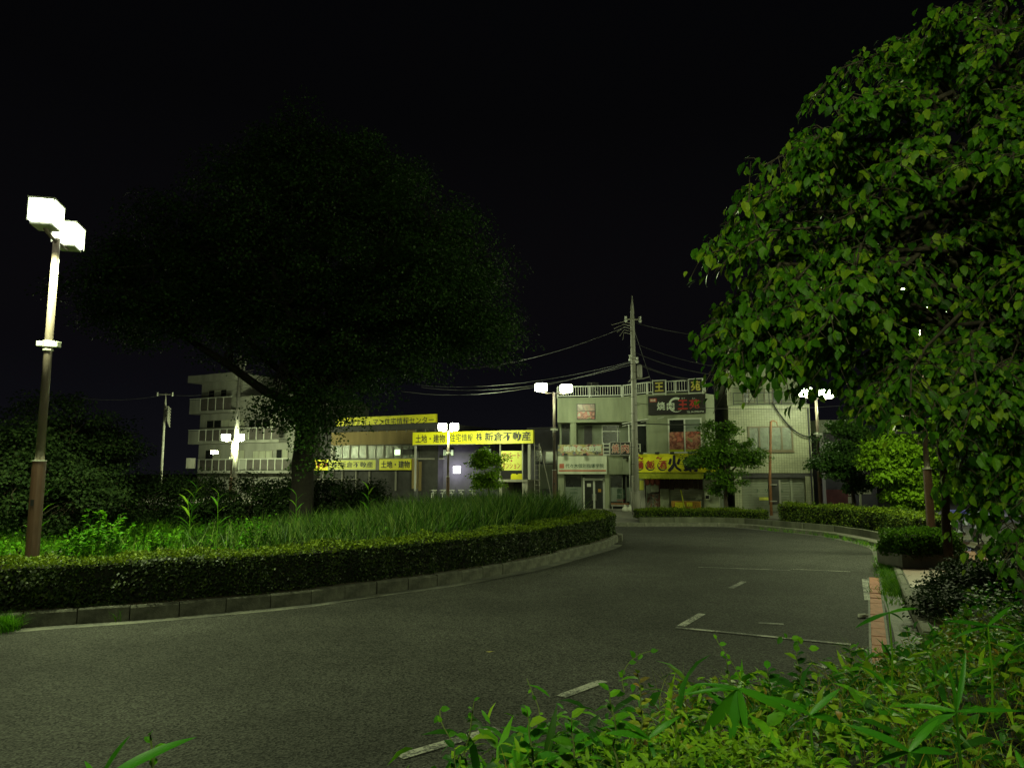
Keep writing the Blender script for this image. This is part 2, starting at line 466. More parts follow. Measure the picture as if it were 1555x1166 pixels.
# ------------------------------------------------------------------ vertical building faces
class Face:
    """a vertical plane through two plan points; image-measured marks are projected onto it"""
    def __init__(s, A, B):
        s.A = Vector((A[0], A[1], 0)); s.B = Vector((B[0], B[1], 0))
        s.d = (s.B - s.A).normalized(); s.L = (s.B - s.A).length
        s.n = Vector((s.d.y, -s.d.x, 0))       # towards the street when going left to right
    def uv(s, px, py):
        r = ray(px, py); o = Vector((0, 0, CAMZ))
        t = (s.A - o).dot(s.n) / r.dot(s.n)
        p = o + r * t
        return (p - s.A).dot(s.d), p.z
    def rect(s, px0, py0, px1, py1):
        mx = (px0 + px1) / 2; my = (py0 + py1) / 2
        s0 = s.uv(px0, my)[0]; s1 = s.uv(px1, my)[0]
        zt = s.uv(mx, py0)[1]; zb = s.uv(mx, py1)[1]
        return s0, s1, zb, zt
    def pt(s, a, z, o=0.0):
        q = s.A + s.d * a + s.n * o
        return Vector((q.x, q.y, z))
    def bx(s, mb, s0, s1, z0, z1, o0, o1):
        p = [s.pt(s0, z0, o1), s.pt(s1, z0, o1), s.pt(s1, z0, o0), s.pt(s0, z0, o0),
             s.pt(s0, z1, o1), s.pt(s1, z1, o1), s.pt(s1, z1, o0), s.pt(s0, z1, o0)]
        return mb.hexa(p)
    def box(s, mb, px0, py0, px1, py1, o0, o1):
        return s.bx(mb, *s.rect(px0, py0, px1, py1), o0, o1)

def plan(px, Y):
    return ((px - 777.5) / FOC * Y * math.cos(PITCH), Y)

_tc = {}
def textmesh(body, bold):
    k = (body, bold)
    if k not in _tc:
        c = bpy.data.curves.new('lettering', 'FONT'); c.body = body; c.offset = min(bold, .008); c.resolution_u = 2
        c.align_x = 'LEFT'
        o = bpy.data.objects.new('lettering', c); COL.objects.link(o)
        bpy.context.view_layer.update()
        me = bpy.data.meshes.new_from_object(o.evaluated_get(bpy.context.evaluated_depsgraph_get()))
        v = [tuple(q.co) for q in me.vertices]; f = [tuple(p.vertices) for p in me.polygons]
        bpy.data.objects.remove(o); bpy.data.curves.remove(c); bpy.data.meshes.remove(me)
        _tc[k] = (v, f)
    return _tc[k]

def letter(body, F, px0, py0, px1, py1, out, m, parent, bold=.02, name='lettering', label=None, skew=0.0):
    v, f = textmesh(body, bold)
    xs = [q[0] for q in v]; ys = [q[1] for q in v]
    x0, x1, y0, y1 = min(xs), max(xs), min(ys), max(ys)
    s0, s1, zb, zt = F.rect(px0, py0, px1, py1)
    mb = MB(); ex = max(0, bold - .008) * .8
    # heavy strokes: the same glyphs laid again a hair in front and slightly aside
    for k, (dx, dy) in enumerate(((0, 0), (-1, .4), (1, -.4), (.4, 1)) if ex > .006 else ((0, 0),)):
        mb.add([tuple(F.pt(s0 + (q[0] + dx * ex - x0) / (x1 - x0) * (s1 - s0), zb + (q[1] + dy * ex - y0) / (y1 - y0) * (zt - zb), out + .0015 * k)) for q in v], f)
    return obj(name, mb, m, parent, label=label)

def window(F, px0, py0, px1, py1, root, panes=2, fm=None, gm=None, o=.0, fw=.05, horiz=None, label=None):
    s0, s1, z0, z1 = F.rect(px0, py0, px1, py1)
    fm = fm or M['white']; gm = gm or M['glass']
    mb = MB()
    F.bx(mb, s0, s1, z0, z0 + fw, o - .02, o + .08); F.bx(mb, s0, s1, z1 - fw, z1, o - .02, o + .08)
    for i in range(panes + 1):
        c = s0 + (s1 - s0) * i / panes
        c = min(max(c, s0 + fw / 2), s1 - fw / 2)
        F.bx(mb, c - fw / 2, c + fw / 2, z0 + fw, z1 - fw, o - .02, o + .075)
    if horiz:
        zz = z0 + (z1 - z0) * horiz
        F.bx(mb, s0 + fw, s1 - fw, zz - fw / 2, zz + fw / 2, o - .02, o + .07)
    wdw = obj('window', mb, fm, root, label=label)
    gms = gm if isinstance(gm, list) else [gm] * panes
    for i in range(panes):
        a = s0 + (s1 - s0) * i / panes; b = s0 + (s1 - s0) * (i + 1) / panes
        g = MB(); F.bx(g, a + .01, b - .01, z0 + .01, z1 - .01, o - .03, o + .03)
        obj('pane', g, gms[i], wdw)
    return wdw

# ------------------------------------------------------------------ leaves
def unit(a):
    return a / np.maximum(np.linalg.norm(a, axis=1, keepdims=True), 1e-9)

T_LEAF = (np.array([[0, 0, 0], [-.30, .28, .06], [0, .30, 0], [.30, .28, .06], [-.27, .66, .00], [0, .68, -.07], [.27, .66, .00], [0, 1, -.22]], float),
          [(0, 2, 1), (0, 3, 2), (1, 2, 5, 4), (2, 3, 6, 5), (4, 5, 7), (5, 6, 7)])
T_OVAL = (np.array([[0, 0, 0], [-.24, .45, .07], [0, .5, 0], [.24, .45, .07], [0, 1, -.12]], float), [(0, 2, 1), (0, 3, 2), (1, 2, 4), (2, 3, 4)])
T_QUAD = (np.array([[0, 0, 0], [-.32, .5, .08], [.32, .5, .08], [0, 1, -.05]], float), [(0, 2, 1), (1, 2, 3)])
T_LONG = (np.array([[0, 0, 0], [-.07, .25, .02], [0, .27, 0], [.07, .25, .02], [-.06, .62, -.06], [0, .64, -.09], [.06, .62, -.06], [0, 1, -.33]], float),
          [(0, 2, 1), (0, 3, 2), (1, 2, 5, 4), (2, 3, 6, 5), (4, 5, 7), (5, 6, 7)])

def frames(d, n):
    d = unit(d); n = unit(n - d * np.sum(n * d, axis=1, keepdims=True)); x = np.cross(d, n)
    return np.stack([x, d, n], axis=1)      # rows: local x, y, z

def leaf_arrays(pos, d, n, L, tmpl, wide=1.0):
    tv, tf = tmpl
    R = frames(d, n)
    L = np.broadcast_to(np.asarray(L, float), (len(pos),))
    t = tv.copy(); t[:, 0] *= wide
    V = np.einsum('kj,njc->nkc', t, R) * L[:, None, None] + pos[:, None, :]
    return V.reshape(-1, 3), tf, len(tv), len(pos)

def mesh_np(name, V, loops, starts, totals, m):
    me = bpy.data.meshes.new(name)
    me.vertices.add(len(V)); me.vertices.foreach_set('co', V.astype(np.float32).ravel())
    me.loops.add(len(loops)); me.loops.foreach_set('vertex_index', loops.astype(np.int32))
    me.polygons.add(len(starts)); me.polygons.foreach_set('loop_start', starts.astype(np.int32))
    try: me.polygons.foreach_set('loop_total', totals.astype(np.int32))
    except Exception: pass
    me.materials.append(m)
    me.update(calc_edges=True); me.validate()
    return me

def leaf_obj(name, arrs, m, parent=None, kind='stuff'):
    V, tf, k, n = arrs
    if parent: V = V - np.array(rootloc(parent))[None, :]
    tl = np.concatenate([np.array(f) for f in tf]); tt = np.array([len(f) for f in tf])
    loops = (tl[None, :] + (np.arange(n) * k)[:, None]).ravel()
    tot = np.tile(tt, n); st = np.concatenate([[0], np.cumsum(tot)[:-1]])
    o = bpy.data.objects.new(name, mesh_np(name, V, loops, st, tot, m))
    COL.objects.link(o)
    if parent: o.parent = parent
    if kind: o['kind'] = kind
    return o

def blades(name, base, H, lean, W, m, parent=None, kind='stuff', segs=3):
    """curved tapering grass blades: base (n,3), height (n,), lean vector (n,3) (horizontal reach)"""
    n = len(base)
    a = rng.uniform(0, 2 * np.pi, n); side = np.stack([np.cos(a), np.sin(a), np.zeros(n)], 1)
    rows = []
    for i in range(segs + 1):
        t = i / segs
        c = base + np.array([0, 0, 1.0]) * (H * (t - .22 * t * t * np.minimum(1.5, np.linalg.norm(lean, axis=1) / np.maximum(H, .01))))[:, None] + lean * (t ** 2)
        wd = (W * (1 - t ** 1.6) * .5)[:, None]
        if i < segs: rows += [c - side * wd, c + side * wd]
        else: rows += [c]
    V = np.stack(rows, 1)
    k = V.shape[1]
    tf = [(2 * i, 2 * i + 1, 2 * i + 3, 2 * i + 2) for i in range(segs - 1)] + [(2 * segs - 2, 2 * segs - 1, 2 * segs)]
    return leaf_obj(name, (V.reshape(-1, 3), tf, k, n), m, parent, kind)

def smooth_path(pts, step=.35):
    pts = [np.array(p, float) for p in pts]
    out = []
    q = [2 * pts[0] - pts[1]] + pts + [2 * pts[-1] - pts[-2]]
    for i in range(1, len(q) - 2):
        p0, p1, p2, p3 = q[i - 1], q[i], q[i + 1], q[i + 2]
        n = max(2, int(np.linalg.norm(p2 - p1) / step))
        for j in range(n):
            t = j / n
            out.append(.5 * ((2 * p1) + (-p0 + p2) * t + (2 * p0 - 5 * p1 + 4 * p2 - p3) * t * t + (-p0 + 3 * p1 - 3 * p2 + p3) * t ** 3))
    out.append(pts[-1])
    return np.array(out)

def arclen(path):
    return np.concatenate([[0], np.cumsum(np.linalg.norm(np.diff(path, axis=0), axis=1))])

def at_s(path, s):
    L = arclen(path)
    s = np.asarray(s, float)
    x = np.interp(s, L, path[:, 0]); y = np.interp(s, L, path[:, 1])
    e = .05
    tx = np.interp(s + e, L, path[:, 0]) - np.interp(s - e, L, path[:, 0]); ty = np.interp(s + e, L, path[:, 1]) - np.interp(s - e, L, path[:, 1])
    l = np.maximum(np.hypot(tx, ty), 1e-9)
    return np.stack([x, y], -1), np.stack([tx / l, ty / l], -1)

def offset_path(path, d):
    """d > 0: to the right of the direction of travel"""
    t = np.gradient(path, axis=0); t /= np.linalg.norm(t, axis=1, keepdims=True)
    return path + np.stack([t[:, 1], -t[:, 0]], 1) * d

def ribbon(mb, p1, p2, z):
    n = len(p1); b = len(mb.v)
    for a, c in zip(p1, p2): mb.v += [(a[0], a[1], z), (c[0], c[1], z)]
    for i in range(n - 1):
        f = (b + 2 * i, b + 2 * i + 1, b + 2 * i + 3, b + 2 * i + 2)
        mb.f.append(f)
    return mb

# ================================================================== SETTING
_g = lambda l: [tuple(G(*p).xy) for p in l]
IPTS = [(-40, 3.2), (-24, 5.8), (-13, 9.2)] + _g([(-30, 959), (65, 951), (225, 940), (345, 929), (460, 918), (554, 904), (674, 888), (741, 876), (808, 863), (875, 845), (921, 832), (936, 824)]) + [(3.9, 26.0), (3.0, 27.6), (1.0, 28.7), (-3, 29.3), (-15, 30.5), (-45, 33)]
KPTS = [(-45, -5), (-12, -3.2), (-5, -1.6), (-1.6, .8), (1.0, 3.6), (3.4, 6.6), (5.5, 10.0)] + _g([(1372, 910), (1359, 875), (1346, 842), (1336, 832), (1303, 823), (1255, 814), (1190, 807), (1110, 800), (1020, 799)]) + [(4.5, 32.6), (-5, 33.6), (-20, 36), (-60, 42)]
IP = smooth_path(IPTS); KP = smooth_path(KPTS)

gmb = MB(); gmb.add([(-400, -100, -.06), (400, -100, -.06), (400, 700, -.06), (-400, 700, -.06)], [(0, 1, 2, 3)])
struct('ground', gmb, M['ground'])
rmb = MB(); rmb.sheet([tuple(p) for p in KP], 0.0)
road = struct('road', rmb, M['asphalt'])
pmb = MB()
pmb.prism([tuple(p) for p in offset_path(KP, .16)] + [(-60, 160), (120, 160), (120, -40), (-45, -40)], -.05, .13)
pavement = struct('pavement', pmb, M['paving'])
imb = MB(); imb.prism([tuple(p) for p in offset_path(IP, -.17)] + [(-45, 20)], -.04, .24)
island = struct('island_soil', imb, M['soil'])

def kerb_run(path, s0, s1, blen, w, h, m, parent, wob=.006, inward=-1, name='kerb_stone'):
    """dressed kerb blocks laid end to end; alike blocks share one mesh"""
    variants = []
    for k in range(3):
        r = random.Random(k); c = .018 + .008 * k
        hw = w / 2; l = blen / 2 - .005 - .003 * k
        prof = [(-hw, -.03), (hw, -.03), (hw, h - c), (hw - c, h), (-hw + c, h), (-hw, h - c)]
        v = [(-l, y, z + r.uniform(-.003, .003)) for y, z in prof] + [(l, y, z + r.uniform(-.003, .003)) for y, z in prof]
        n = len(prof)
        f = [tuple(range(n)), tuple(range(2 * n - 1, n - 1, -1))] + [(i, i + n, (i + 1) % n + n, (i + 1) % n) for i in range(n)]
        me = bpy.data.meshes.new(name); me.from_pydata(v, [], f); me.materials.append(m); me.update(); variants.append(me)
    s = s0
    while s < s1:
        (c,), (t,) = at_s(path, [s + blen / 2])
        nr = np.array([t[1], -t[0]]) * inward
        o = bpy.data.objects.new(name, random.choice(variants)); COL.objects.link(o)
        o.location = (c[0] + nr[0] * w / 2, c[1] + nr[1] * w / 2, random.uniform(-wob, wob))
        o.rotation_euler = (random.uniform(-.012, .012), 0, math.atan2(t[1], t[0]) + random.uniform(-.008, .008))
        o.parent = parent
        s += blen

def s_near(path, x, y):
    return arclen(path)[np.argmin((path[:, 0] - x) ** 2 + (path[:, 1] - y) ** 2)]

kerb_run(IP, s_near(IP, -13, 9), s_near(IP, -4, 29.4), .74, .17, .235, M['kerb'], island)
kerb_run(KP, s_near(KP, 6.2, 10.4), s_near(KP, -2, 33.7), .80, .16, .15, M['kerbpale'], pavement, inward=1)

# pale dusty gutter strip along the island kerb
g2 = offset_path(IP, .02); g3 = offset_path(IP, .30)
k0 = np.argmin((IP[:, 0] + 13) ** 2 + (IP[:, 1] - 9.2) ** 2); k1 = np.argmin((IP[:, 0] - 3.4) ** 2 + (IP[:, 1] - 25) ** 2)
mb = MB(); ribbon(mb, g2[k0:k1], g3[k0:k1], .004)
struct('gutter_dust', mb, M['dust'])
g2 = offset_path(KP, -.02); g3 = offset_path(KP, -.35)
k0 = np.argmin((KP[:, 0] - 5.6) ** 2 + (KP[:, 1] - 9.4) ** 2); k1 = np.argmin((KP[:, 0] - 4) ** 2 + (KP[:, 1] - 33) ** 2)
mb = MB(); ribbon(mb, g2[k0:k1], g3[k0:k1], .005)
struct('outer_gutter_dust', mb, M['dust'])

# red brick strip
sa, sb_ = G(1322, 975).xy, G(1319, 877).xy
sp = smooth_path([tuple(sa - (sb_ - sa) * .55), tuple(sa), tuple((sa + sb_) / 2), tuple(sb_)], .1)
strip = struct('gutter_bed', ribbon(MB(), offset_path(sp, -.02), offset_path(sp, .24), .006), M['dust'])
bm = []
for k in range(3):
    mb = MB(); l = .285 - .006 * k
    mb.hexa([(-l, -.1, -.02), (l, -.1, -.02), (l, .1, -.02), (-l, .1, -.02), (-l + .006, -.094, .022), (l - .006, -.094, .022), (l - .006, .094, .022), (-l + .006, .094, .022)])
    me = bpy.data.meshes.new('brick'); me.from_pydata(mb.v, [], mb.f); me.materials.append(M['redbrick']); bm.append(me)
Ls = arclen(sp)[-1]; s = 0
while s < Ls - .6:
    (c,), (t,) = at_s(sp, [s + .3])
    o = bpy.data.objects.new('brick', random.choice(bm)); COL.objects.link(o)
    o.location = (c[0] + t[1] * .11, c[1] - t[0] * .11, random.uniform(-.004, .006)); o.rotation_euler = (0, random.uniform(-.01, .01), math.atan2(t[1], t[0]) + random.uniform(-.012, .012))
    o.parent = strip; s += .6

# painted stall lines
def line(pxa, pxb, wd, name='road_marking', m='paint', z=.008):
    a = G(*pxa); b = G(*pxb); d = (b - a).normalized(); n = Vector((-d.y, d.x, 0)) * wd / 2
    mb = MB(); mb.add([(*(a - n).xy, z), (*(b - n).xy, z), (*(b + n).xy, z), (*(a + n).xy, z)], [(0, 1, 2, 3)])
    struct(name, mb, M[m])
line((1034, 951), (1066, 932), .13)
line((1026, 953), (1292, 979), .10, z=.010)
line((852, 1058), (916, 1034), .13)
line((606, 1150), (756, 1106), .13)
line((1200, 864), (1291, 868), .07)
line((1110, 893), (1130, 883), .12, m='paint_faint')
line((1152, 946), (1190, 948), .10, m='paint_faint')
line((1060, 861), (1200, 866), .08, m='paint_faint')
line((1314, 880), (1319, 912), .14, z=.011)

# bank on which the camera stands, rising from the outer kerb
def kdist(x, y):
    """signed distance outside the outer kerb (positive on the bank)"""
    q = np.stack([x, y], -1)
    best = np.full(x.shape, 1e9); sg = np.zeros(x.shape)
    for i in range(0, len(KP) - 2, 2):
        a = KP[i]; b = KP[i + 2]; ab = b - a
        t = np.clip(((q - a) @ ab) / (ab @ ab), 0, 1)
        dd = q - (a + t[..., None] * ab); l = np.linalg.norm(dd, axis=-1)
        c = ab[0] * dd[..., 1] - ab[1] * dd[..., 0]
        upd = l < best
        best = np.where(upd, l, best); sg = np.where(upd, np.where(c < 0, 1, -1), sg)
    return best * sg

def smooth(a, b, x):
    t = np.clip((x - a) / (b - a), 0, 1); return t * t * (3 - 2 * t)

def bank(x, y):
    d = kdist(x, y)
    h = .13 + .72 * smooth(.1, 2.2, d) * (1 - .45 * smooth(4, 11, y)) * (1 - smooth(12.5, 14.8, y))
    return np.where(d > .1, h, -.2), d

xs = np.arange(-14, 20.01, .35); ys = np.arange(-8, 15.01, .35)
X, Y = np.meshgrid(xs, ys)
H, D = bank(X, Y)
H = H + np.where(D > .3, rng.normal(0, .02, H.shape), 0)
H = np.where(Y > 14.6, .10, H)
mb = MB(); nx = len(xs)
mb.v = [(float(a), float(b), float(c)) for a, b, c in zip(X.ravel(), Y.ravel(), H.ravel())]
for j in range(len(ys) - 1):
    for i in range(nx - 1):
        if D[j, i] > -.1 and D[j + 1, i + 1] > -.1 and D[j, i + 1] > -.1 and D[j + 1, i] > -.1:
            mb.f.append((j * nx + i, j * nx + i + 1, (j + 1) * nx + i + 1, (j + 1) * nx + i))
struct('grass_bank_terrain', mb, M['soil'], smooth=True)

# reddish paving behind the outer kerb near the planter
mb = MB(); a = offset_path(KP, .18); c = offset_path(KP, 2.4)
k0 = np.argmin((KP[:, 0] - 8.0) ** 2 + (KP[:, 1] - 14.6) ** 2); k1 = np.argmin((KP[:, 0] - 11.4) ** 2 + (KP[:, 1] - 23) ** 2)
ribbon(mb, a[k0:k1], c[k0:k1], .136)
struct('red_footpath', mb, M['redpave'])

# ================================================================== STREET LAMPS
def make_lamp(base, top, head_pts, label, power, band=True, group='twin-headed street lamps round the turning circle', near=True, hs=(.62, .42, .40), tint=LAMP_COL, omni=False, glass='lampglass'):
    r = thing('street_lamp', label, 'street lamp', base, group)
    x, y, z0 = base; z1 = top
    k = 1.0
    mb = MB(); hgt = min(2.35, (z1 - z0) * .36)
    mb.tube([(x, y, z0 - .05), (x, y, z0 + hgt)], .115, 16); obj('pole_sheath', mb, M['brownpole'], r, smooth=False, bevel=.004)
    mb = MB(); mb.tube([(x, y, z0 + hgt), (x, y, z0 + hgt + .02)], .122, 16); obj('collar', mb, M['white'], r)
    mb = MB(); mb.tube([(x, y, z0 + hgt), (x, y, z1 - .25)], [.078, .062], 14); obj('shaft', mb, M['greypole'], r, smooth=True)
    if near:
        mb = MB(); mb.box(x - .03, x + .03, y - .119, y - .11, z0 + 1.55, z0 + 1.66); obj('inspection_plate', mb, M['darkmetal'], r)
    if band:
        zb = z0 + (z1 - z0) * .665
        mb = MB(); mb.tube([(x, y, zb - .06), (x, y, zb + .06)], .098, 14); mb.tube([(x, y, zb - .13), (x, y, zb - .10)], .09, 14)
        mb.box(x + .06, x + .2, y - .06, y + .06, zb - .06, zb + .04); mb.box(x - .2, x - .06, y - .05, y + .05, zb - .04, zb + .05)
        obj('band', mb, M['white'], r, bevel=.004)
    c = [Vector(h) for h in head_pts]
    mb = MB()
    for h in c:
        mb.tube([(x, y, z1 - .30), ((x + h.x) / 2, (y + h.y) / 2, z1 - .30), (h.x, h.y, h.z - hs[2] * .62)], .035, 8)
    obj('cross_arm', mb, M['greypole'], r, smooth=True)
    for i, h in enumerate(c):
        dr = Vector((h.x - x, h.y - y, 0)); dr = dr.normalized() if dr.length > .01 else Vector((1, 0, 0))
        sd = Vector((-dr.y, dr.x, 0)); up = Vector((0, 0, 1))
        def cube(mb, lx, ly, lz, ux, uy, uz, taper=1.0):
            p = []
            for zz, tp in ((lz, taper), (uz, 1.0)):
                for a, b in ((lx, ly), (ux, ly), (ux, uy), (lx, uy)):
                    p.append(h + dr * a * tp + sd * b * tp + up * zz)
            mb.hexa(p)
        a, b, cc = [q / 2 for q in hs]
        mb = MB()
        cube(mb, -a, -b, cc, a, b, cc + .03)                       # lid
        cube(mb, -a * .8, -b * .8, -cc - .04, a * .8, b * .8, -cc)                     # tray
        for sx in (-1, 1):
            for sy in (-1, 1):
                cube(mb, sx * (a - .012) - .007, sy * (b - .012) - .007, -cc, sx * (a - .012) + .007, sy * (b - .012) + .007, cc)
        hd = obj('lamp_head', mb, M['white'], r)
        mb = MB(); cube(mb, -a + .004, -b + .004, -cc + .002, a - .004, b - .004, cc - .002)
        obj('diffuser', mb, M[glass], hd, bevel=.07)
        if power[i] > 0:
            ld = bpy.data.lights.new('lamp_bulb', 'POINT' if omni or not near else 'SPOT'); ld.energy = power[i]; ld.color = tint; ld.shadow_soft_size = .16
            if ld.type == 'SPOT': ld.spot_size = math.radians(150); ld.spot_blend = .35
            lo = bpy.data.objects.new('lamp_bulb', ld); COL.objects.link(lo); lo.parent = r
            lo.location = h + Vector((0, 0, -hs[2] * .62 - .25)) + dr * .05 - Vector(base)
    return r

def lamp_px(bx, Y, tops, label, power, z0=.13, **k):
    """tops: list of (px, py, Y) of the head centres"""
    hp = [P(*t) for t in tops]
    mx = sum(h.x for h in hp) / len(hp); my = sum(h.y for h in hp) / len(hp)
    zt = sum(h.z for h in hp) / len(hp)
    return make_lamp((mx, my, z0), zt, hp, label, power, **k)

# near left lamp behind the island hedge
h1 = P(70, 326, 12.75); h2 = P(104, 359, 13.9)
bp = P(42, 836, 13.3)
make_lamp(((h1.x + h2.x) / 2, (h1.y + h2.y) / 2, .24), (h1.z + h2.z) / 2, [h1, h2],
          'tall brown street lamp standing in the planted island right behind the clipped hedge', [PW_LEFT, PW_LEFT * .8], hs=(.54, .44, .42), glass='nearlampglass')
lamp_px(841, 40, [(822, 588, 39.8), (860, 590, 40.2)], 'street lamp between the dark gap and the corner restaurant building', [PW_MID, PW_MID], omni=True)
lamp_px(1238, 37.5, [(1222, 595, 37.4), (1255, 598, 37.6)], 'street lamp in front of the right edge of the cream tiled building', [PW_RIGHT, PW_RIGHT], omni=True)
lamp_px(681, 50, [(672, 648, 49.9), (690, 648, 50.1)], 'street lamp in front of the long yellow estate agent sign', [PW_FAR, PW_FAR], omni=True, hs=(.55, .42, .45))
lamp_px(352, 60, [(343, 664, 60.0), (364, 664, 60.0)], 'street lamp beside the concrete utility pole at the apartment block', [PW_FAR * 1.7, PW_FAR * 1.7], omni=True, hs=(.62, .42, .5))
h1 = P(1420, 465, 21.4); h2 = P(1364, 440, 21.0)
rl = make_lamp((P(1407, 700, 21.5).x, 21.5, .13), h1.z + .02, [h1, h2], 'street lamp behind the planter box with a dark bracket on its pole', [PW_PLANT, PW_PLANT], omni=True)
bx_ = rl.location
mb = MB(); zc = P(1398, 657, 21.5).z
mb.box(bx_.x - .86, bx_.x - .05, bx_.y - .03, bx_.y + .03, zc - .035, zc + .035)
obj('bracket', mb, M['darkmetal'], rl)
mb = MB(); a = Vector((bx_.x - .86, bx_.y - .02, zc + .06)); b = Vector((bx_.x - .48, bx_.y - .02, zc + .60)); u = Vector((.035, 0, -.025)); v = Vector((0, .14, 0))
mb.hexa([a - u, a + u, a + u + v, a - u + v, b - u, b + u, b + u + v, b - u + v])
obj('tilted_panel', mb, M['conclight'], rl)
# the lamp on the bank behind the photographer
make_lamp((BACKLAMP[0], BACKLAMP[1], .8), 7.6, [(BACKLAMP[0] - .6, BACKLAMP[1] + .2, 7.6), (BACKLAMP[0] + .6, BACKLAMP[1] - .2, 7.6)],
          'street lamp on the grass bank behind the viewpoint', [PW_BACK, PW_BACK], near=False)
# small far lights on the right
def small_lamp(px, py, Y, r0, label, p, col, pole=True, m='farlampglass'):
    c = P(px, py, Y)
    t = thing('wall_lamp' if not pole else 'pole_light', label, 'lamp', (c.x, c.y, .13 if pole else c.z))
    if pole:
        mb = MB(); mb.tube([(c.x, c.y, .1), (c.x, c.y, c.z - r0)], .05, 8); obj('pole', mb, M['darkmetal'], t)
    mb = MB(); mb.tube([(c.x - r0 * 1.6, c.y, c.z), (c.x + r0 * 1.6, c.y, c.z)], [r0 * .8, r0 * .8], 10)
    obj('lamp_glass', mb, M[m], t)
    mb = MB(); mb.box(c.x - r0 * 1.8, c.x + r0 * 1.8, c.y - r0, c.y + r0, c.z + r0 * .8, c.z + r0 * 1.1); obj('lamp_cover', mb, M['white'], t)
    if p:
        ld = bpy.data.lights.new('lamp_bulb', 'POINT'); ld.energy = p; ld.color = col; ld.shadow_soft_size = .1
        lo = bpy.data.objects.new('lamp_bulb', ld); COL.objects.link(lo); lo.parent = t; lo.location = c + Vector((0, -r0 * 2.5, -r0 * 2)) - t.location
    return t
small_lamp(1475, 717, 40, .12, 'small cold white light seen low through the right tree', 160, (.85, .9, 1))
small_lamp(1550, 726, 46, .09, 'tiny white light at the far right edge among leaves', 60, (.9, 1, .9))
small_lamp(325.5, 687, 66, .17, 'round wall lamp by the lowest balcony of the apartment block', 350, LAMP_COL, pole=False, m='lampglass')

# ================================================================== BUILDINGS
def part_box(name, F, px0, py0, px1, py1, o0, o1, m, root, **k):
    mb = MB(); F.box(mb, px0, py0, px1, py1, o0, o1)
    return obj(name, mb, m if not isinstance(m, str) else M[m], root, **k)

# ---------------------------------------------------------- corner restaurant building
A0 = plan(847, 44.5); A1 = plan(946, 43.9); A2 = plan(984, 42.3); A3 = plan(1074, 40.9); A4 = plan(1088, 41.6)
FA = Face(A0, A1); FB = Face(A1, A2); FC = Face(A2, A3); FD = Face(A3, A4)
GC = Face(plan(966, 42.0), plan(1093, 40.4))       # shop front under the yellow sign
shop = thing('restaurant_building', 'pale green two storey corner building with grill restaurant signs and roof railing', 'building', (A1[0], A1[1], .13))
zr = FA.uv(900, 606)[1]; zpb = FA.uv(900, 641)[1]
zr2 = FC.uv(1030, 601)[1]
back = 10.5
# upper body: parapet band following the bend
body = MB()
outl = [A0, A1, A2, A3, A4, (A4[0] + 1.0, A4[1] + back), (A0[0] + .8, A0[1] + back)]
body.prism(outl, zpb, zr)
obj('parapet_wall', body, M['stucco'], shop)
def inset(poly, d):
    c = (sum(p[0] for p in poly) / len(poly), sum(p[1] for p in poly) / len(poly))
    return [(p[0] + (c[0] - p[0]) * d, p[1] + (c[1] - p[1]) * d) for p in poly]
# recessed second floor on the left, full wall on the right
zf2 = FA.uv(900, 692)[1]; zc1 = FA.uv(900, 720)[1]
mb = MB(); off = 1.3
mb.prism([(A0[0] + .3, A0[1] + off), (A1[0], A1[1] + off), (A2[0] + .3, A2[1] + off + .4), (A2[0] + .6, A2[1] + 6), (A0[0] + .8, A0[1] + back - .1)], zf2, zpb - .004)
obj('recessed_wall', mb, M['stuccog'], shop)
mb = MB(); mb.prism([A2, A3, A4, (A4[0] + 1.0, A4[1] + back - .02), (A2[0] + .6, A2[1] + back - .02)], zc1 + .003, zpb - .003)
obj('upper_wall', mb, M['stucco'], shop)
mb = MB(); mb.prism([A0, A1, A2, (A2[0] + .6, A2[1] + back - .1), (A0[0] + .8, A0[1] + back - .05)], zc1, zf2)
obj('floor_band', mb, M['stucco'], shop)
mb = MB(); g = .55
mb.prism([(A0[0], A0[1] + g), (A1[0], A1[1] + g), (A2[0] - .3, A2[1] + g + .6), (A2[0] + .6, A2[1] + back - .2), (A0[0] + .8, A0[1] + back - .2)], .1, zc1 - .003)
obj('ground_floor_wall', mb, M['darkwall'], shop)
# right shop body
Gd = GC.d; Gn = GC.n
q = lambda a, o: ((GC.A + GC.d * a - GC.n * o).x, (GC.A + GC.d * a - GC.n * o).y)
mb = MB(); mb.prism([q(0, 1.0), q(GC.L, 1.0), q(GC.L, 9), q(0, 9)], .1, GC.uv(1020, 718)[1])
obj('shop_wall', mb, M['stuccog'], shop)
# roof coping + railing
mb = MB()
for F in (FA, FB, FC): F.bx(mb, 0, F.L, zr, zr + .10, -.15, .06)
obj('coping', mb, M['stucco'], shop)
rail = MB(); bal = MB()
for F, sig in ((FA, 0), (FB, 1), (FC, 2)):
    F.bx(rail, 0, F.L, zr + .78, zr + .84, -.16, -.10); F.bx(rail, 0, F.L, zr + .2, zr + .25, -.15, -.11)
    n = max(2, int(F.L / 1.7))
    for i in range(n + 1): F.bx(rail, F.L * i / n - .03, F.L * i / n + .03, zr + .1, zr + .78, -.16, -.10)
    n = int(F.L / .15)
    for i in range(n): F.bx(bal, F.L * (i + .5) / n - .014, F.L * (i + .5) / n + .014, zr + .25, zr + .78, -.145, -.115)
rl_ = obj('roof_railing', rail, M['white'], shop)
obj('baluster', bal, M['white'], rl_, kind='stuff')
# faded photo board
pb = part_box('photo_board', FA, 876, 613, 904, 637, .0, .06, 'darkmetal', shop)
part_box('print', FA, 877, 614, 903, 624, .05, .07, M['food2'], pb); part_box('print', FA, 877, 625, 903, 636, .05, .07, M['food1'], pb)
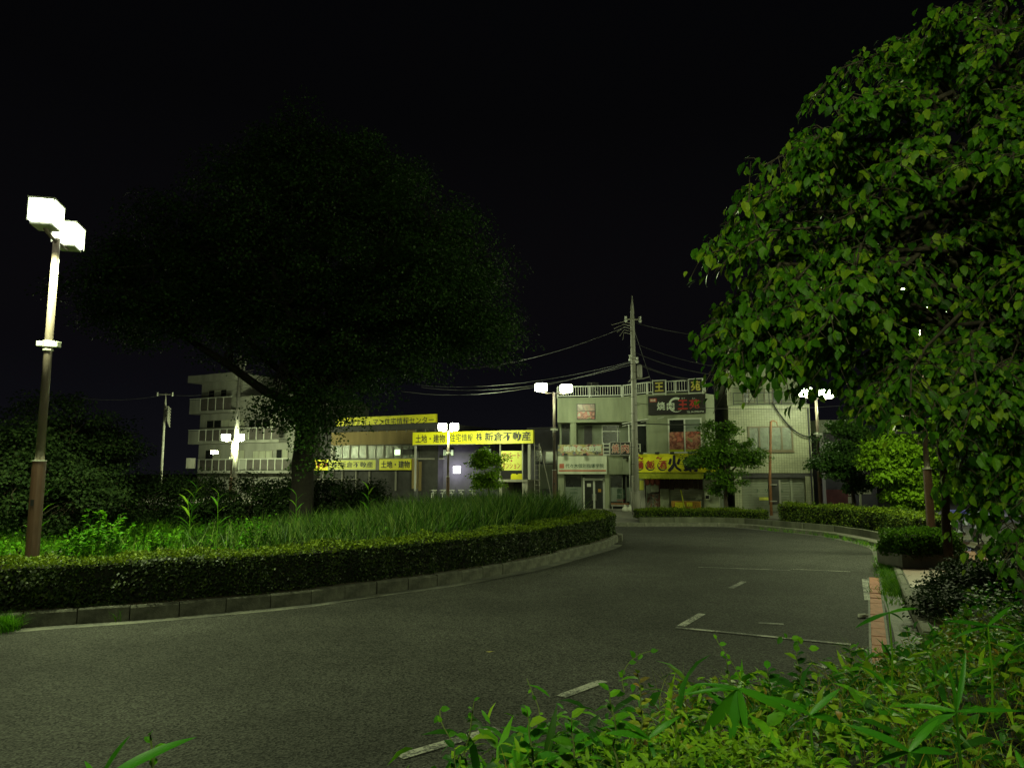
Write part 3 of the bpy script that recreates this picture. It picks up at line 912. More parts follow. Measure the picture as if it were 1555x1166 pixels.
# second floor left: column, frames, dark glazing
part_box('column', FA, 866, 641, 875, 692, -.5, -.1, 'stucco', shop)
FAr = Face((A0[0] + .3, A0[1] + off - .02), (A1[0] + .3, A1[1] + off - .02))
window(FAr, 852, 643, 866, 690, shop, 1, M['stuccog'], M['glass'])
window(FAr, 886, 645, 914, 690, shop, 2, M['stuccog'], [M['darkwall'], M['stuccog']])
window(FAr, 914, 645, 962, 690, shop, 2, M['white'], M['glass'], horiz=.78)
part_box('window_glint', FAr, 953, 645, 957, 652, .03, .10, M['litdim'], shop)  # small glowing box imitates a lamp reflection in the glass
FBr = Face((A2[0] - 1.15, A2[1] + .9), (A2[0] + 1.0, A2[1] + .1))
window(FBr, 966, 636, 1001, 689, shop, 2, M['white'], M['glass'], horiz=.82, fw=.07)
# second floor slab line & awning arm over the angled bay
mb = MB(); a = FA.pt(FA.L, zpb - .12, .12); b = FC.pt(.2, zpb + .02, .5)
mb.tube([a, b], .03, 6); mb.tube([a + Vector((0, 0, -.15)), b + Vector((.9, 0, .1))], .02, 6); obj('awning_arm', mb, M['white'], shop)
# big black sign and roof letters
sg = part_box('black_sign', FC, 985.5, 600, 1072, 629, .04, .20, 'black', shop)
letter('焼', FC, 999, 611, 1011, 623, .21, M['wht'], sg, .035); letter('肉', FC, 1014, 611, 1025, 623, .21, M['wht'], sg, .035)
letter('王', FC, 1031, 608, 1045, 622, .225, M['red'], sg, .05); letter('苑', FC, 1048, 607, 1063, 621, .225, M['red'], sg, .045)
part_box('red_tag', FC, 988, 605.5, 998, 611, .2, .215, 'red', sg); letter('国産', FC, 989, 606.3, 997, 610.3, .22, M['wht'], sg, .01)
letter('おう', FC, 1036, 604, 1041, 606.5, .21, M['wht'], sg, .01); letter('えん', FC, 1052, 604, 1057, 606.5, .21, M['wht'], sg, .01)
letter('TEL 04-2998-0744', FC, 1044, 624, 1070, 626.8, .21, M['wht'], sg, .01)
# brush stroke ring
mb = MB(); cs, cz = FC.uv(1028, 615); prev = None
pts = []
for i in range(41):
    t = math.radians(62 + 250 * i / 40); R = .43; wd = .12 * (1 - (i / 40)) ** .7 + .015 + .01 * math.sin(i * 2.1)
    for rr in (R - wd, R): pts.append(FC.pt(cs + math.cos(t) * rr * 1.02, cz + math.sin(t) * rr, .214))
mb.add(pts, [(2 * i, 2 * i + 1, 2 * i + 3, 2 * i + 2) for i in range(40)])
obj('brush_ring', mb, M['wht'], sg)
for ch, x0, x1, y0, y1, cx in (('王', 991.5, 1012, 577.5, 598, 4), ('苑', 1046, 1068, 575, 597, 4)):
    b_ = part_box('roof_sign', FC, x0 + .8, y0 + .8, x1 - .8, y1, .0, .14, 'black', shop)
    mb = MB(); F = FC
    for r_ in ((x0, y0, x1, y0 + 1.2), (x0, y1 - .6, x1, y1 + .6), (x0, y0, x0 + 1.1, y1 + 2), (x1 - 1.1, y0, x1, y1 + 2)): F.box(mb, *r_, -.02, .17)
    obj('sign_frame', mb, M['white'], b_)
    letter(ch, FC, x0 + 4, y0 + 4, x1 - 4, y1 - 3.5, .15, M['gold'], b_, .04)
# right windows over the yellow sign
w_ = window(FC, 1015, 635, 1066, 688, shop, 2, M['white'], [M['glass'], M['frost']], fw=.08)
part_box('meat_poster', FC, 1016.5, 656, 1038.5, 682, .03, .075, M['food1'], w_); part_box('meat_poster', FC, 1040.5, 655, 1065, 682, .03, .075, M['food1'], w_)
part_box('yellow_strip', FC, 1016.5, 682.3, 1038.5, 687.5, .03, .075, M['awning'], w_); part_box('yellow_strip', FC, 1040.5, 682.3, 1065, 687.5, .03, .075, M['awning'], w_)
# banner, ladder rail and two square signs on the left
bn = part_box('food_banner', FA, 847.5, 675, 915.5, 691, .05, .16, M['food3'], shop)
letter('焼肉食べ放題', FA, 856, 677.2, 913, 685.5, .17, M['wht'], bn, .045)
letter('要予約', FA, 903, 686.8, 912, 690.2, .17, M['ink'], bn, .01)
mb = MB()
for yy in (673.5, 679, 685, 690.5): FA.box(mb, 916.5, yy, 926, yy + 1, .05, .10)
FA.box(mb, 916, 672, 917, 692, .05, .11); FA.box(mb, 925, 672, 926, 692, .05, .11)
obj('ladder_rail', mb, M['white'], shop)
for ch, x0, x1, F in (('焼', 926.5, 943, FA), ('肉', 945, 962, FB)):
    s_ = part_box('square_sign', F, x0, 671, x1, 691, .12, .22, 'black', shop)
    mb = MB()
    for r_ in ((x0, 671, x1, 671.8), (x0, 690.2, x1, 691), (x0, 671, x0 + .9, 691), (x1 - .9, 671, x1, 691)): F.box(mb, *r_, .10, .24)
    obj('sign_frame', mb, M['conclight'], s_)
    letter(ch, F, x0 + 2.6, 674, x1 - 2.6, 688, .235, M['wht'], s_, .055)
    letter(ch, F, x0 + 2.9, 674.2, x1 - 2.9, 687.8, .245, M['red'], s_, .012)
# white railing right of the pole
mb = MB()
for xx in (964.5, 969, 973): FB.box(mb, xx, 674, xx + .8, 690, .05, .1)
for yy in (674, 680, 689): FB.box(mb, 964, yy, 974, yy + .9, .05, .1)
obj('balcony_rail', mb, M['white'], shop)
# cram school sign
js = part_box('school_sign', FA, 847.5, 692.5, 921.5, 719.6, .0, .22, 'signwhite', shop)
letter('代々木個別指導学院', FA, 859, 704, 917, 710.5, .23, M['ink_green'], js, .01)
part_box('emblem', FA, 850, 704, 857, 711, .215, .235, 'redworn', js)
part_box('red_stripe', FA, 849, 713.4, 920.5, 715.6, .215, .232, 'redworn', js)
# sign spotlights
for F, xs_, yy, o in ((FA, (860, 889), 690.5, .6), (GC, (976.5, 1000.5, 1023, 1050), 688.5, .7)):
    for x in xs_:
        s0, z0 = F.uv(x, yy); mb = MB()
        F.bx(mb, s0 - .11, s0 + .11, z0 - .05, z0 + .07, o - .2, o); mb.tube([F.pt(s0, z0, .0), F.pt(s0, z0 + .06, o - .1)], .018, 6)
        obj('sign_spotlight', mb, M['darkmetal'], shop)
s0, z0 = FB.uv(953, 694); mb = MB(); FB.bx(mb, s0 - .1, s0 + .1, z0 - .1, z0, .05, .3); obj('sign_spotlight', mb, M['darkmetal'], shop)
# ground floor left
for x0, x1 in ((847.5, 856.5), (918.5, 925.5)): part_box('pillar', FA, x0, 720.2, x1, 776, -.5, -.02, 'stucco', shop)
lw = window(FA, 857, 721, 884, 776, shop, 1, M['stuccog'], M['glass'], o=-.3)
part_box('frosted_film', FA, 858.5, 739.5, 883.5, 775, -.28, -.25, 'frost', lw)
letter('小学生中学生', FA, 865, 741.5, 877, 744, -.24, M['ink_green'], lw, .01); letter('高校受験', FA, 865, 747, 877, 749.5, -.24, M['ink_green'], lw, .01)
mb = MB()
for r_ in ((885, 725, 887.5, 776), (900.5, 730, 903.5, 775), (915.5, 725, 918.3, 776), (887.5, 726, 915.5, 729.5), (887.5, 774, 915.5, 776)): FA.box(mb, *r_, -.38, -.26)
fr_ = obj('door_frame', mb, M['white'], shop)
part_box('transom', FA, 886, 720.5, 917, 725, -.36, -.32, 'glass', fr_)
for x0, x1 in ((887.6, 900.4), (903.6, 915.4)):
    d_ = part_box('glass_door', FA, x0, 729.6, x1, 774, -.36, -.31, 'glass', shop)
    hx = x1 - 1.4 if x0 < 900 else x0 + .5
    part_box('handle', FA, hx, 750, hx + .9, 760, -.31, -.26, 'conclight', d_)
    if x0 < 900: part_box('notice', FA, 891, 734, 897, 739, -.31, -.30, 'whitepaper', d_)
    else: part_box('sticker', FA, 908, 742.5, 912.5, 747, -.31, -.30, 'orange', d_)
rw = window(FA, 926, 721, 946, 776, shop, 1, M['stuccog'], M['glass'], o=-.3)
rw2 = window(FB, 946.5, 721, 960, 776, shop, 1, M['stuccog'], M['glass'], o=-.3)
part_box('frosted_film', FA, 927, 740, 946, 762, -.28, -.25, 'frost', rw); part_box('frosted_film', FB, 946.8, 740, 958.5, 762, -.28, -.25, 'frost', rw2)
letter('個別', FA, 936.5, 742, 949, 749.5, -.23, M['ink_green'], rw, .035); letter('指導', FA, 936.5, 750.5, 949, 757.5, -.23, M['ink_green'], rw, .035)
letter('無料体験', FA, 937, 759, 948.5, 761, -.23, M['red'], rw, .02)
mb = MB(); mb.tube([FB.pt(FB.uv(958.8, 700)[0], .15, .15), FB.pt(FB.uv(958.8, 700)[0], zpb - .2, .15)], .045, 8); obj('drain_pipe', mb, M['white'], shop, smooth=True)
# yellow shop sign, awning, lanterns
ys = part_box('yellow_shop_sign', GC, 966, 689, 1093, 717, .3, .55, 'yellowgreen', shop)
part_box('sign_base_rail', GC, 966, 717, 1093, 718.2, .28, .57, 'darkmetal', ys)
for ch, x0, x1 in (('麺', 967.5, 979.5), ('飯', 984.5, 996.5), ('酒', 1002.5, 1014.5)):
    mb = MB(); cs, cz = GC.uv((x0 + x1) / 2 - .7, 707.5); pts = []
    for i in range(25):
        t = math.radians(130 + 220 * i / 24); R = .27; wd = .07 * math.sin(math.pi * i / 24) + .01
        for rr in (R - wd, R): pts.append(GC.pt(cs + math.cos(t) * rr, cz + math.sin(t) * rr, .556))
    mb.add(pts, [(2 * i, 2 * i + 1, 2 * i + 3, 2 * i + 2) for i in range(24)])
    obj('brush_ring', mb, M['ink'], ys)
    letter(ch, GC, x0, 699.5, x1, 711.5, .565, M['red'], ys, .035)
for x0, y0 in ((971, 694), (999, 694)): letter('〜', GC, x0, y0, x0 + 8, y0 + 4, .56, M['red'], ys, .06, name='ornament')
letter('火', GC, 1016.5, 692, 1036, 716, .56, M['ink'], ys, .06)
letter('鍋', GC, 1040, 694, 1060, 716, .56, M['ink'], ys, .06)
# awning valance with scallops
mb = MB(); s0, s1, z0, z1 = GC.rect(967, 718.5, 1070, 727); n = 26
for i in range(n):
    a = s0 + (s1 - s0) * i / n; b = s0 + (s1 - s0) * (i + 1) / n; m_ = (a + b) / 2; w3 = (b - a) * .3
    fr = [GC.pt(a, z0 + .05, .62), GC.pt(m_ - w3, z0, .62), GC.pt(m_ + w3, z0, .62), GC.pt(b, z0 + .05, .62), GC.pt(b, z1, .58), GC.pt(a, z1, .58)]
    bk = [p - GC.n * .02 for p in fr]
    k = len(mb.v); mb.v += [tuple(p) for p in fr + bk]; mb.f += [tuple(k + j for j in range(6)), tuple(k + 11 - j for j in range(6)), (k, k + 6, k + 7, k + 1), (k + 1, k + 7, k + 8, k + 2), (k + 2, k + 8, k + 9, k + 3)]
obj('awning_valance', mb, M['awning'], shop)
mb = MB(); GC.bx(mb, s0, s1, z1 + .0, z1 + .03, -.98, .6); obj('awning_cloth', mb, M['awning'], shop)
for i in range(9):      # split curtain with its shadow, the shade put into the dark colour
    x0 = 1003 + i * 7.2
    part_box('curtain_shadow_panel', GC, x0, 727, x0 + 6.6, 741 + (i % 3), .05, .07, 'norenshadow', shop)
for x in (984, 992, 999.5):
    s_, z_ = GC.uv(x, 731); mb = MB()
    mb.tube([GC.pt(s_, z_ - .2, .3), GC.pt(s_, z_ - .14, .3), GC.pt(s_, z_, .3), GC.pt(s_, z_ + .14, .3), GC.pt(s_, z_ + .2, .3)], [.06, .12, .15, .12, .06], 12)
    obj('lantern', mb, M['lantern'], shop, smooth=True)
part_box('white_pillar', GC, 1002.5, 742, 1016, 774, -.6, .0, 'stucco', shop)
part_box('side_post', GC, 970, 727, 979, 774, -.5, -.1, 'conclight', shop)
part_box('yellow_notice', GC, 970.5, 729, 977, 744, -.1, -.08, 'yellowpale', shop)
part_box('poster_wall', GC, 981, 749, 1001, 774, -.5, -.4, M['poster'], shop)
part_box('menu_board', GC, 987, 735, 999, 747, -.3, -.25, 'signwhite', shop)
part_box('door_jamb', GC, 1000.6, 727, 1002.4, 774, -.5, -.05, 'maroon', shop)
def shutter(F, px0, py0, px1, py1, o, m, root, pitch=.09):
    s0, s1, z0, z1 = F.rect(px0, py0, px1, py1); mb = MB(); n = int((z1 - z0) / pitch)
    vs = []
    for i in range(n + 1):
        zz = z0 + (z1 - z0) * i / n
        vs += [F.pt(s0, zz, o), F.pt(s1, zz, o), F.pt(s0, zz + pitch * .3, o + .018), F.pt(s1, zz + pitch * .3, o + .018)]
    fs = [(2 * j, 2 * j + 1, 2 * j + 3, 2 * j + 2) for j in range(2 * n + 1)]
    mb.add(vs, fs)
    return obj('roller_shutter', mb, m, root)
shutter(GC, 1017, 741, 1068, 775, -.3, M['shutterpale'], shop)
part_box('meter_wall', GC, 1069, 727, 1092, 776, -.6, .02, 'stucco', shop)
mt = part_box('meter_box', GC, 1070.5, 748.5, 1078, 758.5, .02, .14, 'signwhite', shop); part_box('meter_glass', GC, 1071.8, 752, 1077, 757, .13, .15, 'glass', mt)
# step
mb = MB(); mb.prism([(A0[0], A0[1] - .3), (A1[0], A1[1] - .3), (A2[0] + .2, A2[1] - .4), (A2[0] + .2, A2[1] + .8), (A0[0], A0[1] + .8)], .05, .2)
obj('doorstep', mb, M['conc'], shop)
# roof aerial
s_, z_ = FA.uv(894, 604); mb = MB(); b = FA.pt(s_, zr, -4); mb.tube([b, b + Vector((0, 0, 1.5))], .025, 6)
for k in range(4): mb.tube([b + Vector((-.3, 0, 1.5 - .12 * k)), b + Vector((.5, 0, 1.5 - .12 * k))], .012, 4)
mb.tube([b + Vector((.2, 0, 1.0)), b + Vector((.45, -.2, .75))], .06, 6)
obj('roof_aerial', mb, M['conc'], shop)

# orange board with papers leaning in front of the pale shutter
c = GC.pt(GC.uv(1043, 768)[0], .13, .15)
ob = thing('orange_crate_table', 'orange board with two yellow papers before the pale roller shutter', 'bench', tuple(c))
part_box('board', GC, 1021.5, 760.5, 1065, 773.5, .1, .5, 'orange', ob)
part_box('paper', GC, 1027, 762, 1039, 770.5, .5, .51, 'yellow', ob); part_box('paper', GC, 1044.5, 762, 1053, 768, .5, .51, 'yellow', ob)
mb = MB()
s0, s1, z0, z1 = GC.rect(1021.5, 760.5, 1065, 773.5)
for a in (s0 + .1, s1 - .15): GC.bx(mb, a, a + .06, .13, z0, .12, .48)
obj('leg', mb, M['orange'], ob)
# leaning pole
a = GC.pt(GC.uv(1035, 744)[0], GC.uv(1035, 744)[1], .3); b = GC.pt(GC.uv(1043, 770)[0], .15, .75)
mb = MB(); mb.tube([b, a], .035, 8)
props(obj('leaning_stick', mb, M['awning']), 'olive stick leaning against the orange board before the pale shutter', 'stick')
# bench by the school window
c = FA.pt(FA.uv(940, 766)[0], .2, .25)
bn = thing('bench', 'low brown bench below the frosted school window', 'bench', tuple(c))
part_box('seat', FA, 928, 763.5, 955, 765.5, .05, .42, 'rust', bn); part_box('seat_edge', FA, 928, 765.6, 955, 768, .08, .4, 'conclight', bn)
for x in (930, 953): part_box('leg', FA, x - .7, 768, x + .7, 776.5, .1, .38, 'conclight', bn)
for k, x in enumerate((949.5, 957)):
    p = P(x, 776, 42.3); mb = MB()
    mb.tube([(p.x, p.y, .13), (p.x, p.y, .22), (p.x + .02, p.y, .36), (p.x, p.y + .02, .45), (p.x, p.y, .5)], [.17 - .02 * k, .2 - .03 * k, .15, .05, .07], 9)
    props(obj('plastic_bag', mb, M['whitepaper'], smooth=True), ['larger white rubbish bag on the pavement under the school window bench', 'smaller white rubbish bag right beside the concrete utility pole'][k], 'bag', 'rubbish bags by the pole')

# ---------------------------------------------------------- cream tiled building
T0 = plan(1109, 42.2); T1 = plan(1234, 41.4); FT = Face(T0, T1)
tb = thing('tiled_building', 'cream tiled three storey building with closed shutters and one wide window', 'building', (T0[0], T0[1], .13))
zt = FT.uv(1170, 616)[1]; zb = FT.uv(1170, 718)[1]; L = FT.L
mb = MB(); FT.bx(mb, 0, L, zb, zt, -11, 0); obj('wall', mb, M['tilewall'], tb)
mb = MB(); FT.bx(mb, 0, L, zt, zt + .06, -.3, .05); obj('coping', mb, M['stucco'], tb)
mb = MB(); FT.bx(mb, -.0, .28, zt, zt + 5.6, -2.2, -.25); obj('side_wall', mb, M['tilewall'], tb)
mb = MB(); FT.bx(mb, .28, L - .1, zt + .003, zt + 2.5, -10.9, -2.0); obj('third_floor_wall', mb, M['stucco'], tb)
mb = MB(); FT.bx(mb, 1.0, L - .3, zt + 2.5, zt + 5.4, -10.9, -3.2); obj('fourth_floor_wall', mb, M['stuccog'], tb)
FT2 = Face(tuple((FT.pt(0, 0, -1.98)).xy), tuple((FT.pt(L, 0, -1.98)).xy))
window(FT2, 1128, 588, 1146, 612, tb, 2, M['winbrown'], [M['glass'], M['curtain']]); window(FT2, 1160, 590, 1185, 612, tb, 2, M['winbrown'], [M['curtain'], M['glass']])
mb = MB()
FT.bx(mb, .3, L - .1, zt + .10, zt + .14, -.1, -.05); FT.bx(mb, .3, L - .1, zt + .75, zt + .80, -.1, -.05); FT.bx(mb, .3, L - .1, zt + .30, zt + .33, -.09, -.06)
for i in range(7): FT.bx(mb, .3 + (L - .5) * i / 6, .35 + (L - .5) * i / 6, zt + .06, zt + .75, -.1, -.05)
obj('balcony_rail', mb, M['darkmetal'], tb)
mb = MB(); FT.bx(mb, 1.0, 3.6, zt + 3.2, zt + 3.25, -3.0, -2.95)
for i in range(16): FT.bx(mb, 1.0 + i * .17, 1.03 + i * .17, zt + 2.5, zt + 3.2, -3.0, -2.96)
obj('upper_rail', mb, M['conclight'], tb)
window(FT, 1136, 647, 1204, 685, tb, 4, M['winbrown'], [M['frosty'], M['frosty'], M['frosty'], M['frosty']], fw=.09)
mb = MB(); FT.box(mb, 1134, 685, 1206, 687, 0, .12); obj('sill', mb, M['winbrown'], tb)
mb = MB(); FT.bx(mb, .0, L, zb - .28, zb, -.35, -.05); obj('lintel', mb, M['darkwall'], tb)
for x0, x1 in ((1116, 1127), (1224, 1236)): part_box('pillar', FT, x0, 723, x1, 782, -.6, .02, 'tilewall', tb)
mb = MB(); FT.bx(mb, .3, L - .2, .1, zb - .28, -10.9, -.6); obj('ground_floor_wall', mb, M['stuccog'], tb)
sh = [shutter(FT, 1127, 723, 1202, 782, -.3, M['shutter'], tb), shutter(FT, 1205, 723, 1224, 782, -.3, M['shutter'], tb)]
part_box('shutter_rail', FT, 1202, 723, 1205, 782, -.32, -.2, 'shutterpale', tb)
letter('ト', FT, 1150.5, 742.5, 1154.5, 747.5, -.265, M['ink_green'], sh[0], .03); letter('リ', FT, 1163, 742.5, 1167, 747.5, -.265, M['ink_green'], sh[0], .03); letter('ム', FT, 1187, 743.5, 1190.5, 747.5, -.265, M['ink_green'], sh[0], .03)
part_box('notice_plate', FT, 1154, 755, 1168, 759.5, -.28, -.26, 'yellowpale', sh[0])
mb = MB(); s_ = L - .1; mb.tube([FT.pt(s_, .1, .08), FT.pt(s_, zt - .2, .08)], .05, 8); obj('drain_pipe', mb, M['darkmetal'], tb)

# rusty pole with a dark board before the shutter
Yp = 38.5
pb_ = P(1171, 770, Yp); pt_ = P(1170.5, 640, Yp)
pl = thing('sign_pole', 'rusty brown pole carrying a dark notice board before the tiled building', 'pole', (pb_.x, Yp, .13))
mb = MB(); mb.tube([(pb_.x, Yp, .1), (pb_.x, Yp, 2.0), (pt_.x, Yp, pt_.z), (pt_.x + .1, Yp, pt_.z + .05), (pt_.x + .3, Yp, pt_.z - .02), (pt_.x + .34, Yp, pt_.z - .25)], [.075, .072, .06, .03, .025, .02], 10)
obj('pole', mb, M['rust'], pl, smooth=True)
FP = Face((pb_.x - 3, Yp + .12), (pb_.x + 3, Yp + .12))
b_ = part_box('notice_board', FP, 1167, 728, 1183, 766, -.05, .0, 'darkwall', pl)
part_box('board_edge', FP, 1182.5, 728.5, 1186.5, 766, -.09, -.06, 'conclight', pl)
mb = MB()
for yy in (735, 760): FP.box(mb, 1168, yy, 1178, yy + 1.4, .0, .2)
obj('clamp', mb, M['conclight'], pl)

# ---------------------------------------------------------- side buildings on the right
FS = Face(plan(1244, 47), plan(1330, 47))
sb = thing('annex_building', 'low dark building with maroon wall and pale eaves right of the tiled building', 'building', (plan(1244, 47)[0], 47, .13))
mb = MB(); FS.bx(mb, 0, FS.L, .1, 5.0, -9, 0); obj('wall', mb, M['darkwall'], sb)
part_box('maroon_wall', FS, 1248, 743, 1290, 776, -.1, .25, 'maroon', sb)
mb = MB(); FS.bx(mb, -.2, 2.6, 4.9, 5.7, -3, .5); obj('eaves', mb, M['stucco'], sb)
mb = MB(); FS.bx(mb, 0, .25, .1, 4.9, .02, .3); obj('post', mb, M['conclight'], sb)
p = P(1291, 770, 40); t = thing('signboard_stack', 'two small pale plates on a post beside the maroon wall', 'sign', (p.x, 40, .13))
F4 = Face((p.x - 2, 40), (p.x + 4, 40))
mb = MB(); F4.box(mb, 1291, 738, 1292.4, 776, -.04, 0); obj('post', mb, M['darkmetal'], t)
part_box('plate', F4, 1288, 742, 1296.5, 752, 0, .03, 'conclight', t); part_box('plate', F4, 1288, 754, 1296.5, 764, 0, .03, 'conclight', t)
p = P(1308, 770, 39); t = thing('white_signboard', 'wide low white board on a thin post under the trees', 'sign', (p.x, 39, .13))
F5 = Face((p.x - 2, 39), (p.x + 4, 39))
part_box('board', F5, 1301, 740, 1322, 750, 0, .05, 'signwhite', t); part_box('post', F5, 1305.5, 750, 1308, 778, -.01, .05, 'signwhite', t)

# ---------------------------------------------------------- houses behind, left of the restaurant
FG = Face(plan(806, 58), plan(850, 57))
gh = thing('grey_house', 'dim grey house behind the street lamp left of the restaurant', 'building', (FG.A.x, FG.A.y, .13))
mb = MB(); FG.bx(mb, 0, FG.L + 1.5, .1, FG.uv(830, 652)[1], -9, 0); obj('wall', mb, M['greywall'], gh)
mb = MB(); FG.bx(mb, -.2, FG.L + 1.7, FG.uv(830, 652)[1], FG.uv(830, 649)[1], -9.2, .3); obj('roof', mb, M['darkwall'], gh)
window(FG, 828, 685, 846, 704, gh, 1, M['conc'], M['frost']); window(FG, 814, 682, 824, 704, gh, 1, M['darkmetal'], M['glass'])
part_box('lower_wall', FG, 818, 705, 849, 742, .0, .1, 'stuccog', gh)

# ---------------------------------------------------------- estate agent building
E0 = plan(484, 66); E1 = plan(664, 60); FE = Face(E0, E1)
H0 = plan(628, 57.2); H1 = plan(812, 53.5); FH = Face(H0, H1)
W0 = plan(636, 61); W1 = plan(806, 60); FW = Face(W0, W1)
eb = thing('estate_agent_office', 'long two storey office hung with yellow property signs', 'building', (E0[0], E0[1], .05))
z_ = FE.uv(580, 645)[1]
mb = MB(); FE.bx(mb, 0, FE.L, .0, z_ - .5, -12, -.1); obj('wall', mb, M['darkwall'], eb)
mb = MB(); FE.bx(mb, -.2, FE.L + .1, z_ - .5, z_, -12.2, .35); obj('roof_edge', mb, M['darkwall'], eb)
part_box('ochre_fascia', FE, 504, 655, 631, 675, -.1, .05, 'brownwall', eb)
wx = (508, 532.5, 558, 584, 610.5, 631)
for i in range(5):
    gm = M['frosty']
    window(FE, wx[i] + .4, 676, wx[i + 1] - .4, 696.5, eb, 2, M['conc'], gm, o=.0, fw=.07)
part_box('window_reflection', FE, 600, 682.5, 608, 690.5, .03, .07, 'reflglow', eb)  # no lamp inside: glowing box stands in for a reflection on the pane
part_box('corner_post', FE, 503.5, 676, 507.5, 698, -.1, .12, 'conclight', eb)
part_box('window_unit', FE, 614, 682, 629, 690, .05, .3, 'darkwall', eb)
def ysign(F, x0, y0, x1, y1, m, name, o0=.1, o1=.28, slant=None):
    return part_box(name, F, x0, y0, x1, y1, o0, o1, m, eb)
rs = ysign(FE, 512, 632, 664, 648.2, 'yellow', 'roof_sign', .0, .2)
letter('不動産アパ・マン住宅情報センター', FE, 516, 635.2, 661, 645.4, .215, M['ink'], rs, .012)
mb = MB()
for i in range(11):
    x = 515 + i * 14.6; FE.box(mb, x, 648.2, x + 1, 656, .02, .1)
    if i % 2: s0, z0 = FE.uv(x, 649); s1, z1 = FE.uv(x + 6, 656); mb.tube([FE.pt(s0, z0, 0), FE.pt(s1, z1, -.1)], .02, 5)
obj('sign_strut', mb, M['conc'], rs)
s1_ = ysign(FE, 481.5, 698, 501.8, 714, 'yellow', 'corner_sign'); letter('マン', FE, 483, 700.5, 500.5, 711, .295, M['red'], s1_, .05)
s2_ = ysign(FE, 502, 697.2, 574.8, 714, 'conclight', 'long_sign'); part_box('sign_face', FE, 503.5, 698.6, 573.5, 712.6, .28, .295, 'yellowpale', s2_)
letter('株 新倉不動産', FE, 507, 701, 569.5, 710, .305, M['ink'], s2_, .015)
part_box('post', FE, 575, 696, 578.5, 714, .1, .25, 'conc', eb)
s3_ = ysign(FE, 579, 696.8, 627, 713.4, 'yellow', 'land_sign'); letter('土地・建物', FE, 582, 699.8, 625.5, 710.6, .295, M['ink'], s3_, .025)
for x in (628.5,): part_box('brown_pillar', FE, x, 696, 634, 742, -.05, .3, 'brownwall', eb)
mb = MB()
for x in (490, 505, 519, 540, 560, 600): FE.box(mb, x, 715, x + 1.2, 745, -.1, .05)
FE.box(mb, 484, 727, 545, 728.2, .1, .2); obj('shopfront_post', mb, M['conc'], eb)
# right wing
mb = MB(); FW.bx(mb, -.4, FW.L, 0, FW.uv(720, 668)[1], -10, 0); obj('wing_wall', mb, M['greywall'], eb)
window(FW, 639, 672, 668, 695, eb, 3, M['conc'], [M['frosty'], M['frosty'], M['frosty']])
mb = MB(); FW.box(mb, 636, 695.5, 676, 698, .0, .6); obj('window_ledge', mb, M['conc'], eb)
window(FW, 670.5, 682, 678.5, 692.5, eb, 3, M['darkmetal'], M['litdim']); window(FW, 684, 682, 689.5, 692.5, eb, 1, M['darkmetal'], M['litdim'])
window(FW, 726, 681, 732, 690, eb, 1, M['darkmetal'], M['litdim']); window(FW, 741, 681, 746.5, 692, eb, 1, M['darkmetal'], M['litdim'])
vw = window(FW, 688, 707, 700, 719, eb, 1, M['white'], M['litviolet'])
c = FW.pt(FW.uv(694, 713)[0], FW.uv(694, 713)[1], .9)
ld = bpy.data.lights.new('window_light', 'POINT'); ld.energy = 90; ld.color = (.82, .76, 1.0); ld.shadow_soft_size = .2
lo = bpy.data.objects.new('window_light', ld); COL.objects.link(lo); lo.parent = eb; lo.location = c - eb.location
part_box('brown_wall', FW, 636, 701, 664, 745, .0, .12, 'brownwall', eb)
part_box('dark_panel', FW, 752, 672, 800, 745, .0, .1, 'darkwall', eb)  # flat dark panel on the wall face, not set back
# long sign on posts
ls = ysign(FH, 629.5, 655, 811.5, 674.5, 'yellow', 'street_sign', .0, .3)
letter('土地・建物', FH, 634, 660.2, 678.5, 672.4, .31, M['ink'], ls, .02); letter('住宅情報', FH, 686, 658.6, 721, 671, .31, M['ink'], ls, .012)
letter('株', FH, 725.5, 657.6, 735, 669.5, .31, M['ink'], ls, .022); letter('新倉不動産', FH, 738.5, 656.2, 808, 669.8, .31, M['ink'], ls, .022)
for x in (631, 760, 794, 803): part_box('sign_post', FH, x, 674.5, x + (4 if x == 803 else 1.6), 745, .02, .2, 'conclight', ls)
part_box('sign_rail', FH, 631, 674.5, 725, 675.5, .0, .3, 'conc', ls)
ap = ysign(FH, 761, 684.5, 793.5, 714, 'yellowpale', 'apartment_sign', .0, .12)
letter('アパート', FH, 764, 687, 791, 696, .125, M['red'], ap, .02); letter('・', FH, 776, 698, 779, 701, .125, M['red'], ap, .02); letter('マンション', FH, 764, 702.5, 791, 711.5, .125, M['red'], ap, .02)
FE2 = Face(plan(756, 53), plan(815, 51.6))
wr = thing('low_white_kiosk', 'low pale kiosk under the apartment sign beside tall reeds', 'kiosk', (FE2.A.x, FE2.A.y, .05))
part_box('roof_slab', FE2, 758, 728, 802, 731.5, -2.2, .1, 'conc', wr); part_box('side_wall', FE2, 758, 731.5, 762.5, 760, -2, 0, 'conc', wr); part_box('side_wall', FE2, 793, 731.5, 801, 760, -2, 0, 'conc', wr)
part_box('back_wall', FE2, 762.5, 731.5, 793, 760, -2, -1.9, 'darkwall', wr)
for k, x in enumerate((777.5, 787)):
    c = FE2.pt(FE2.uv(x, 725)[0], FE2.uv(x, 728)[1], -.3)
    mb = MB(); mb.box(c.x - .22, c.x + .22 - .06 * k, c.y - .15, c.y + .15, c.z, c.z + .36); mb.box(c.x - .15, c.x + .15, c.y - .1, c.y + .1, c.z + .36, c.z + .42)
    props(obj('yellow_container', mb, M['yellow'], bevel=.02), ['left of two yellow containers standing on the kiosk roof', 'right of two yellow containers standing on the kiosk roof'][k], 'container', 'yellow containers on the kiosk')
